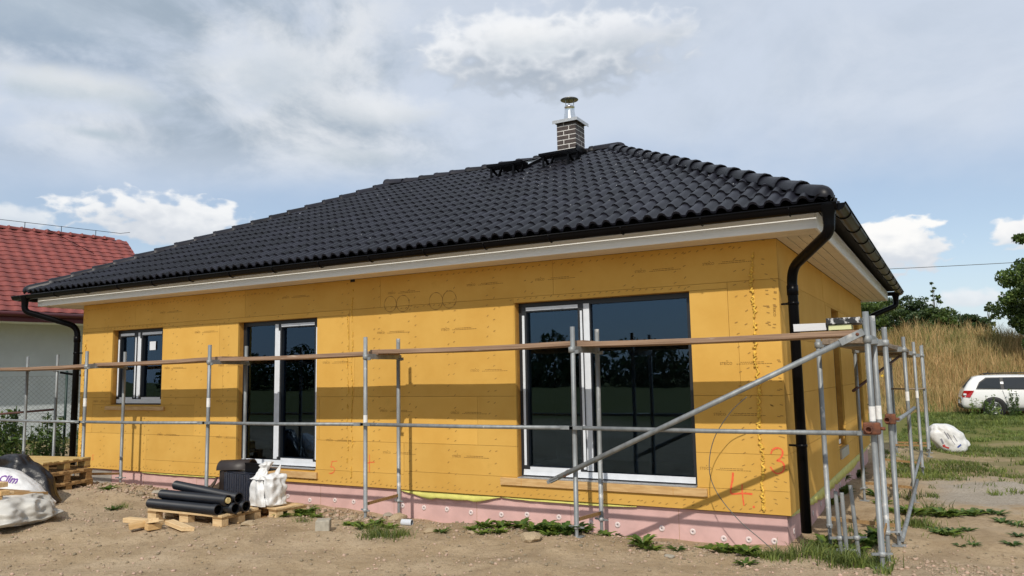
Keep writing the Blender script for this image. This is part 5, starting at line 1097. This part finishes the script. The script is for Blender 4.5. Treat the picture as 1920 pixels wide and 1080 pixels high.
sets = [('weed on the rubble by the wrapped tiles', [(530, 968, 1, .9), (548, 965, 0, .9), (562, 968, 1, 1), (578, 964, 0, 1), (592, 970, 1, .8), (568, 978, 4, .6)]),
        ('weed between the concrete block and the bare wall frame', [(660, 985, 1, .9), (682, 990, 1, 1), (700, 998, 4, .9), (715, 1005, 5, 1), (735, 1008, 4, 1), (752, 1005, 5, .9), (705, 985, 0, .8), (690, 1008, 5, .9), (730, 990, 1, .9)]),
        ('weed under the large window frame legs', [(850, 975, 2, .9), (862, 972, 1, .8), (868, 978, 2, .8), (890, 993, 1, .9), (910, 990, 0, .9), (828, 998, 2, .9), (905, 1000, 1, .8), (940, 990, 0, .9), (955, 985, 3, .8), (935, 998, 1, .9)]),
        ('dock weed under the large window', [(978, 992, 3, 1), (1000, 996, 0, 1), (1022, 996, 3, 1), (1044, 998, 0, 1.05), (1062, 1002, 3, 1), (1080, 998, 3, .9), (1095, 1000, 0, .9), (1032, 1004, 1, 1)]),
        ('weed right of the window scaffold frame', [(1135, 1006, 1, .9), (1155, 1005, 2, .9), (1205, 1025, 0, 1.1), (1225, 1030, 1, .8), (1270, 1032, 2, .9)]),
        ('weed at the foot of the pink corner', [(1330, 1030, 1, 1), (1355, 1036, 0, .9), (1380, 1036, 1, 1), (1400, 1040, 0, .9), (1420, 1042, 1, .9), (1395, 1058, 2, 1), (1440, 1045, 5, 1), (1462, 1048, 5, 1), (1480, 1046, 4, .9)]),
        ('weed round the spare jacks', [(1510, 1045, 4, 1.3), (1530, 1040, 5, 1.4), (1550, 1048, 4, 1.4), (1568, 1055, 5, 1.3), (1590, 1060, 4, 1.3), (1612, 1062, 5, 1.3), (1635, 1062, 4, 1.2), (1545, 1025, 0, 1.2), (1575, 1030, 1, 1.1), (1625, 1025, 3, 1.1), (1640, 1010, 3, 1), (1600, 1040, 0, 1)]),
        ('weed on the sandy side yard', [(1715, 985, 5, 1), (1735, 988, 4, 1), (1760, 1000, 2, 1.2), (1778, 1003, 1, 1), (1790, 998, 2, 1.1), (1815, 995, 2, .9), (1825, 1022, 2, .7), (1800, 1024, 2, .6), (1880, 980, 2, 1.1), (1905, 985, 2, 1), (1910, 1005, 2, .9), (1900, 1022, 2, .9)]),
        ('weed behind the side frame', [(1690, 962, 1, 1.3), (1710, 966, 0, 1.2), (1730, 965, 1, 1.3), (1748, 962, 4, 1.4), (1765, 968, 0, 1.2), (1785, 968, 1, 1.2), (1805, 966, 2, 1.3), (1825, 966, 1, 1.2), (1850, 962, 2, 1.3), (1870, 964, 2, 1.2)]),
        ('weed at the foot of the side wall', [(1570, 905, 3, 1.2), (1585, 925, 3, 1.1), (1560, 945, 0, 1.1), (1605, 895, 3, 1.3), (1640, 930, 0, 1.1), (1655, 945, 1, 1.1)]),
        ('weed near the pallet stack', [(205, 918, 1, 1), (222, 916, 0, .8), (213, 910, 4, .8), (215, 955, 2, 1.1), (228, 952, 4, .7)])]
for lb, L in sets:
    for px, py, k, sc in L: weed(px, py, k, sc, lb, lb)
# tall weeds at the fence
def stalk(seed, h):
    g_ = np.random.default_rng(seed); pts = []; m_ = MB()
    for s_ in range(5):
        ax, ay = g_.normal(size=2) * .12; hh = h * g_.uniform(.6, 1); m_.tube([(ax * .3, ay * .3, 0), (ax, ay, hh * .5), (ax * 1.5, ay * 1.5, hh)], .007, 4, False)
        for k in range(46): t_ = g_.uniform(.08, 1); pts.append(np.array([ax * (.3 + 1.2 * t_), ay * (.3 + 1.2 * t_), hh * t_]) + g_.normal(size=3) * .085 * (1.15 - t_ * .8))
    return m_, np.array(pts)
STK = []
for s_ in range(3):
    m_, pts = stalk(s_ + 3, 1.0); V, F_ = leafy(pts, .105, .5, s_, .34); STK.append((np_mesh('foliage', V, F_, (LEAF2, LEAF, TREED)[s_]), m_.mesh('stem', LEAF2)))
for k in range(34):
    s_ = k / 33; p = FP + fd * (s_ * 5.2 - .8); q = p + Vector((.55 + rnd.uniform(-.35, .7), -.35 + rnd.uniform(-.5, .3), 0)); ai = rnd.randrange(3); a = STK[ai]; t = empty('tall_weed', (q.x, q.y, G0(q.x, q.y) - .02), rnd.uniform(0, 6)); sc = rnd.uniform(.65, 1.25); t.scale = (sc * 1.2, sc * 1.2, sc); tag(t, ('tall dark green leafy', 'tall bright green leafy', 'tall blackish green bushy')[ai] + ' weed growing along the chain link fence', 'weed', 'tall weeds at the fence'); obj('foliage', a[0], t); obj('stem', a[1], t)
# tall plants round the car and yellow blossoms on the bank
for k, (x, y, h) in enumerate(((2.35, 23.6, .9), (2.0, 23.8, .75), (3.1, 23.4, 1.0), (3.35, 23.6, 1.1), (2.7, 23.2, .6), (4.0, 23.5, .7))):
    a = STK[k % 3]; t = empty('tall_weed', (x, y, G0(x, y) - .02), k); t.scale = (.8, .8, h); tag(t, 'tall loose weed standing before the rear of the white car', 'weed', 'tall weeds before the car'); obj('foliage', a[0], t); obj('stem', a[1], t)
fm = MB()
for k in range(5): a = k * 1.256; fm.add([(0, 0, 0), (.05 * math.cos(a - .4), .05 * math.sin(a - .4), .02), (.08 * math.cos(a), .08 * math.sin(a), .01), (.05 * math.cos(a + .4), .05 * math.sin(a + .4), .02)], [(0, 1, 2, 3)])
fme = fm.mesh('blossom', PETAL)
for k in range(9):
    x, y = (4.6, 27.5) if k < 5 else (rnd.uniform(-2, 6), rnd.uniform(25.5, 29)); x += rnd.uniform(-.5, .5); y += rnd.uniform(-.4, .4); o = obj('blossom', fme, None, mw=Matrix.Translation((x, y, HZ(x, y) + rnd.uniform(.75, 1.0))) @ Matrix.Rotation(R(60), 4, 'X') @ Matrix.Scale(.9, 4)); tag(o, 'small yellow blossom in the dry grass of the bank', 'flower', 'yellow blossoms on the bank')

# ------------------------------------------------------------------ stones and rubble
def stone_mesh(seed, mt, flat=.7):
    bm = bmesh.new(); bmesh.ops.create_icosphere(bm, subdivisions=2, radius=1.0); off = Vector((seed * 5.1, seed * 2.2, 0))
    for v in bm.verts: v.co *= 1 + .45 * mnoise.noise(v.co * 1.1 + off) + .15 * mnoise.noise(v.co * 3 + off); v.co.z *= flat
    me = bpy.data.meshes.new('stone'); bm.to_mesh(me); bm.free(); me.materials.append(mt); return me
SM = [stone_mesh(k, STONE, .6) for k in range(4)] + [stone_mesh(9, STONEG, .6)]
k = 0
for px, py, s_, lb in ((806, 998, .055, 'rounded tan stone in the bare strip under the wall'), (995, 1012, .10, 'long flat tan stone under the dock weeds'), (1010, 1008, .04, 'small pale stone beside the long flat one'), (467, 985, .065, 'tan stone at the pallet under the white sack'), (300, 925, .07, 'pale rubble stone left of the pipe pallet'), (262, 918, .08, 'flat rubble slab by the small window frame'), (320, 935, .06, 'tan rubble stone on the mound near the pipes'), (345, 922, .05, 'small rubble stone at the plinth near the pipes'), (700, 972, .06, 'brown stone between the scaffold legs'), (728, 968, .06, 'tan stone beside the base plate'), (745, 975, .09, 'flat pale slab under the base plate'), (660, 972, .05, 'stone in the weeds by the scaffold jack'), (235, 905, .09, 'slab half buried next to the pallets'), (885, 1000, .035, 'small grey stone by the weeds'), (1255, 1045, .035, 'pale pebble on the path below the window'), (1240, 1038, .03, 'brown pebble on the path below the window')):
    p = ground_at(px, py); o = obj('stone', SM[k % 5], None, mw=Matrix.Translation((p.x, p.y, gzf(p.x, p.y) + s_ * .25)) @ Matrix.Rotation(rnd.uniform(0, 6), 4, 'Z') @ Matrix.Diagonal((s_ * 1.25, s_, s_ * .9, 1))); tag(o, lb, 'stone', 'loose stones in the yard'); k += 1
p = ground_at(606, 995); m = MB(); m.box((-.075, -.07, 0), (.075, .07, .125), jit=.006); o = m.build('concrete_block', STONEG, mw=Matrix.Translation((p.x, p.y, p.z - .01)) @ Matrix.Rotation(R(35), 4, 'Z'), bevel=.012); tag(o, 'small grey concrete block standing alone on the sand', 'block')
p = ground_at(762, 985); m = MB(); m.pipe([(-.06, 0, .03), (.06, .02, .03)], .035, .006, 10); tag(m.build('pipe_offcut', FILM, loc=(p.x, p.y, p.z)), 'short white plastic pipe piece among the weeds', 'offcut')
# fine rubble
g = np.random.default_rng(15); tb = bmesh.new(); bmesh.ops.create_icosphere(tb, subdivisions=1, radius=1); bv = np.array([v.co[:] for v in tb.verts]); bf = np.array([[v.index for v in f.verts] for f in tb.faces]); tb.free()
n = 22000; x = g.uniform(-11.5, 5, n); y = -6 + 6.4 * g.uniform(0, 1, n) ** .7; k = g.uniform(0, 1, n) < .42; y[k] = -.25 - 1.1 * g.uniform(0, 1, k.sum()) ** 1.6; ok = ~((y > -.02) & (x < .1)); x, y = x[ok], y[ok]; n = len(x)
s_ = .004 + .017 * g.uniform(0, 1, n) ** 3.5 + .016 * ((y > -1.3) & (x < -4) & (g.uniform(0, 1, n) < .3))
dfm = g.uniform(.6, 1.3, (n, 1, 3)); V = bv[None] * s_[:, None, None] * dfm * g.uniform(.75, 1.25, (n, len(bv), 1)); V[:, :, 2] *= .7; V += np.stack([x, y, gz(x, y) + s_ * .3], 1)[:, None]
F_ = (bf[None] + (np.arange(n) * len(bv))[:, None, None]).reshape(-1, 3); PEB = mat('mixed_pebbles', (.34, .265, .185), .9, island=.45); tag(obj('rubble', np_mesh('rubble', V.reshape(-1, 3), F_, PEB)), 'small stones and rubble scattered over the sandy yard', 'rubble', kind='stuff')
# dry straw bits
n = 1500; x = g.uniform(-10, 5, n); y = g.uniform(-5, -.2, n); a = g.uniform(0, 3.14, n); l = g.uniform(.012, .05, n); P0 = np.stack([x, y, gz(x, y) + .004], 1); d = np.stack([np.cos(a) * l, np.sin(a) * l, g.uniform(0, .008, n)], 1); w_ = np.stack([-np.sin(a) * .0022, np.cos(a) * .0022, np.zeros(n)], 1)
V = np.stack([P0 - w_, P0 + d - w_, P0 + d + w_, P0 + w_], 1).reshape(-1, 3); i = np.arange(n) * 4; tag(obj('straw_bits', np_mesh('straw_bits', V, np.stack([i, i + 1, i + 2, i + 3], 1), mat('straw', (.34, .25, .14), .8, island=.5))), 'dry stalks and wood chips strewn on the sand', 'litter', kind='stuff')

# ------------------------------------------------------------------ white sack at the far scaffold end
t = empty('printed_sack', (1.28, 10.6, G0(1.28, 10.6)), R(10)); tag(t, 'white printed builder sack slumped against the far scaffold poles', 'sack')
fbody = lump('sack_body', [(0, .18, .15, .08, 0), (.03, .24, .20, .07, 0), (.20, .31, .23, .03, 0), (.38, .31, .22, -.02, 0), (.50, .24, .18, -.08, 0), (.57, .12, .10, -.14, 0), (.585, .02, .02, -.17, 0)], BAG, t, n=32, amp=.05, scale=5, seed=21, sub=2, sq=2.6, ridge=.02)
lump('sack_corner', [(.10, .05, .03, .30, -.02), (.16, .085, .05, .33, -.02), (.24, .06, .04, .31, -.02), (.28, .01, .01, .29, -.02)], BAG, t, n=12, amp=.02, scale=8, seed=22)
for x, z, w_, h_, mt, rz in ((-.05, .36, .16, .022, GREYP, -65), (.0, .34, .15, .016, GREYP, -62), (-.14, .24, .11, .035, GREYP, -70), (-.07, .12, .11, .03, REDP, -20), (-.11, .15, .05, .045, REDP, 10), (.10, .30, .14, .014, GREYP, -62), (.16, .15, .09, .03, BLUEP, 40), (.06, .22, .10, .010, GREYP, -60)):
    m_ = MB(); m_.add([(-w_ / 2, -h_ / 2, 0), (w_ / 2, -h_ / 2, 0), (w_ / 2, h_ / 2, 0), (-w_ / 2, h_ / 2, 0)], [(0, 1, 2, 3)]); print_on(m_.mesh('print', mt), 'printed_mark', fbody, t, Matrix.Translation((x, -.5, z)) @ RX90 @ Matrix.Rotation(R(rz), 4, 'Z'))

# ------------------------------------------------------------------ parked estate car
def build_car(loc, rz):
    t = empty('parked_car', loc, rz); tag(t, 'white estate car with red tail lamp parked at the foot of the grassy bank', 'car')
    S = [(-.0, .72, .34, .60, .62, .60, .66), (.03, .83, .28, .66, .80, .72, .86), (.10, .87, .24, .90, .95, .70, 1.00), (.24, .885, .23, .95, 1.20, .66, 1.24), (.42, .895, .22, .965, 1.38, .63, 1.435), (.75, .90, .22, .965, 1.41, .635, 1.465), (1.5, .905, .22, .955, 1.42, .645, 1.48), (2.3, .905, .22, .945, 1.40, .64, 1.465), (2.75, .90, .22, .94, 1.31, .62, 1.36), (3.25, .895, .22, .93, 1.06, .64, 1.09), (3.5, .89, .23, .92, .945, .66, .965), (4.1, .87, .24, .84, .865, .62, .885), (4.5, .80, .28, .70, .74, .56, .76), (4.66, .62, .36, .56, .60, .45, .62)]
    m_ = MB(); N = 13
    for s_, w_, zb_, zbelt, zs, wr, zr in S:
        half = [(0, zb_), (w_ * .80, zb_), (w_ * .97, zb_ + .08), (w_, zb_ + (zbelt - zb_) * .5), (w_ * .985, zbelt), (wr + .02, zs), (wr * .82, (zs + zr) / 2 + .02), (0, zr)]
        pts = half[1:] + [(-y_, z_) for y_, z_ in reversed(half[1:-1])]; m_.v += [(s_, y_, z_) for y_, z_ in pts]
    N = 13
    for i in range(len(S) - 1):
        for k in range(N): m_.f.append((i * N + k, i * N + (k + 1) % N, (i + 1) * N + (k + 1) % N, (i + 1) * N + k)); m_.sm.append(True); m_.mi.append(0)
    m_.f.append(tuple(range(N))); m_.f.append(tuple(reversed(range((len(S) - 1) * N, len(S) * N)))); m_.sm += [True, True]; m_.mi += [0, 0]
    body = m_.build('body', CARW, t); s2 = body.modifiers.new('sub', 'SUBSURF'); s2.levels = s2.render_levels = 1
    def sp(s_, f, sg, e=.012):   # point on the greenhouse side, f from belt (0) to roof rail (1)
        for a, b_ in zip(S, S[1:]):
            if a[0] <= s_ <= b_[0]:
                u = (s_ - a[0]) / (b_[0] - a[0]); L_ = [a[i] + (b_[i] - a[i]) * u for i in range(7)]; break
        return (s_, sg * (L_[1] * .985 + (L_[5] + .02 - L_[1] * .985) * f + e), L_[3] + (L_[4] - L_[3]) * f)
    for sg in (-1, 1):
        for poly, in (([(.50, .10), (1.22, .06), (1.22, .86), (.82, .84), (.62, .55)],), ([(1.32, .06), (2.18, .06), (2.18, .88), (1.32, .87)],), ([(2.28, .06), (3.12, .08), (2.95, .35), (2.55, .86), (2.28, .88)],)):
            w_ = MB(); vs = [sp(a, b_, sg) for a, b_ in poly]; w_.add(vs, [tuple(range(len(vs))) if sg < 0 else tuple(reversed(range(len(vs))))]); w_.build('side_window', CARG, t)
        d = MB(); vs = [sp(a, b_, sg, .008) for a, b_ in ((.46, .04), (3.2, .02), (2.95, .42), (2.6, .93), (2.2, .95), (.80, .92), (.58, .58))]; d.add(vs, [tuple(range(len(vs)))]); d.build('window_trim', CARB, t)
        l = MB(); l.add([(.035, sg * .82, .68), (.26, sg * .906, .68), (.40, sg * .914, .92), (.09, sg * .872, .92), (.02, sg * .66, .72), (.08, sg * .68, .90)], [(0, 1, 2, 3), (4, 0, 3, 5)]); lo = l.build('tail_lamp', CARL, t); so = lo.modifiers.new('t', 'SOLIDIFY'); so.thickness = .02; so.offset = 0
        l = MB(); l.box((.06, sg * .865 - .03, .76), (.15, sg * .865 + .02, .82)); l.build('reverse_lens', FILM, lo)
        r_ = MB(); r_.tube([(.75, sg * .60, 1.47), (.9, sg * .60, 1.515), (2.2, sg * .60, 1.515), (2.45, sg * .60, 1.465)], .018, 6); r_.build('roof_rail', CARB, t)
        for xh in (1.50, 2.42): h_ = MB(); h_.box((xh, sg * .912 - .015, .815), (xh + .2, sg * .912 + .015, .845)); h_.build('door_handle', CARW, t, bevel=.01)
        for xs in (1.26, 2.24): h_ = MB(); h_.beam((xs + (.14 if xs < 2 else 0), sg * .909, .36), (xs, sg * .894, .93), .006, .012, up=(0, 1, 0)); h_.build('door_seam', CARB, t)
        b_ = MB(); b_.box((.95, sg * .885 - .02, .215), (3.1, sg * .885 + .022, .27)); b_.build('sill_trim', CARB, t)
        for xw in (.98, 3.68):
            a_ = MB(); a_.lathe([(0, 0), (.372, 0), (.372, .02), (.345, .03), (0, .03)], 24); a_.build('wheel_arch', CARB, t, mw=Matrix.Translation((xw, sg * .885, .33)) @ Matrix.Rotation(R(-90 * sg), 4, 'X'))
            wh = MB(); wh.lathe([(.20, -.02), (.30, -.02), (.318, 0), (.318, .05), (.30, .075), (.22, .08), (.20, .06)], 26); wo = wh.build('wheel', TYRE, t, mw=Matrix.Translation((xw, sg * .865, .318)) @ Matrix.Rotation(R(-90 * sg), 4, 'X'))
            rm = MB(); rm.lathe([(0, .06), (.05, .066), (.05, .055)], 12); rm.lathe([(.175, .045), (.19, .07), (.205, .07), (.205, .05)], 24)
            for k in range(5):
                a = k * 1.2566
                for da in (-.16, .16): rm.beam((.04 * math.cos(a), .04 * math.sin(a), .058), (.19 * math.cos(a + da), .19 * math.sin(a + da), .058), .024, .02)
            rm.build('rim', RIM, wo)
    g_ = MB(); g_.add([(.10, -.60, 1.02), (.10, .60, 1.02), (.40, .56, 1.38), (.40, -.56, 1.38)], [(0, 1, 2, 3)]); go = g_.build('rear_window', CARG, t, loc=(-.022, 0, .012)); so = go.modifiers.new('t', 'SOLIDIFY'); so.thickness = .02
    b_ = MB(); b_.box((-.02, -.72, .30), (.10, .72, .44)); b_.build('rear_bumper', CARB, t, bevel=.03); b_ = MB(); b_.tube([(1.0, 0, 1.48), (.93, 0, 1.56)], .02, 6); b_.build('antenna', CARB, t)
    b_ = MB(); b_.add([(3.40, -.60, 1.00), (3.40, .60, 1.00), (2.82, .56, 1.345), (2.82, -.56, 1.345)], [(0, 1, 2, 3)]); b_.build('windscreen', CARG, t, loc=(.02, 0, .02))
build_car((1.62, 25.1, G0(2, 24.5) + .0), R(4))
# power line over the bank
m = MB(); m.tube([Vector((-10 + k * 4, 95, 13.1 + .0009 * (k - 10) ** 2 * 8)) for k in range(16)], .035, 4); tag(m.build('power_line', WIRE), 'thin grey overhead power line in the sky above the bank', 'power line')
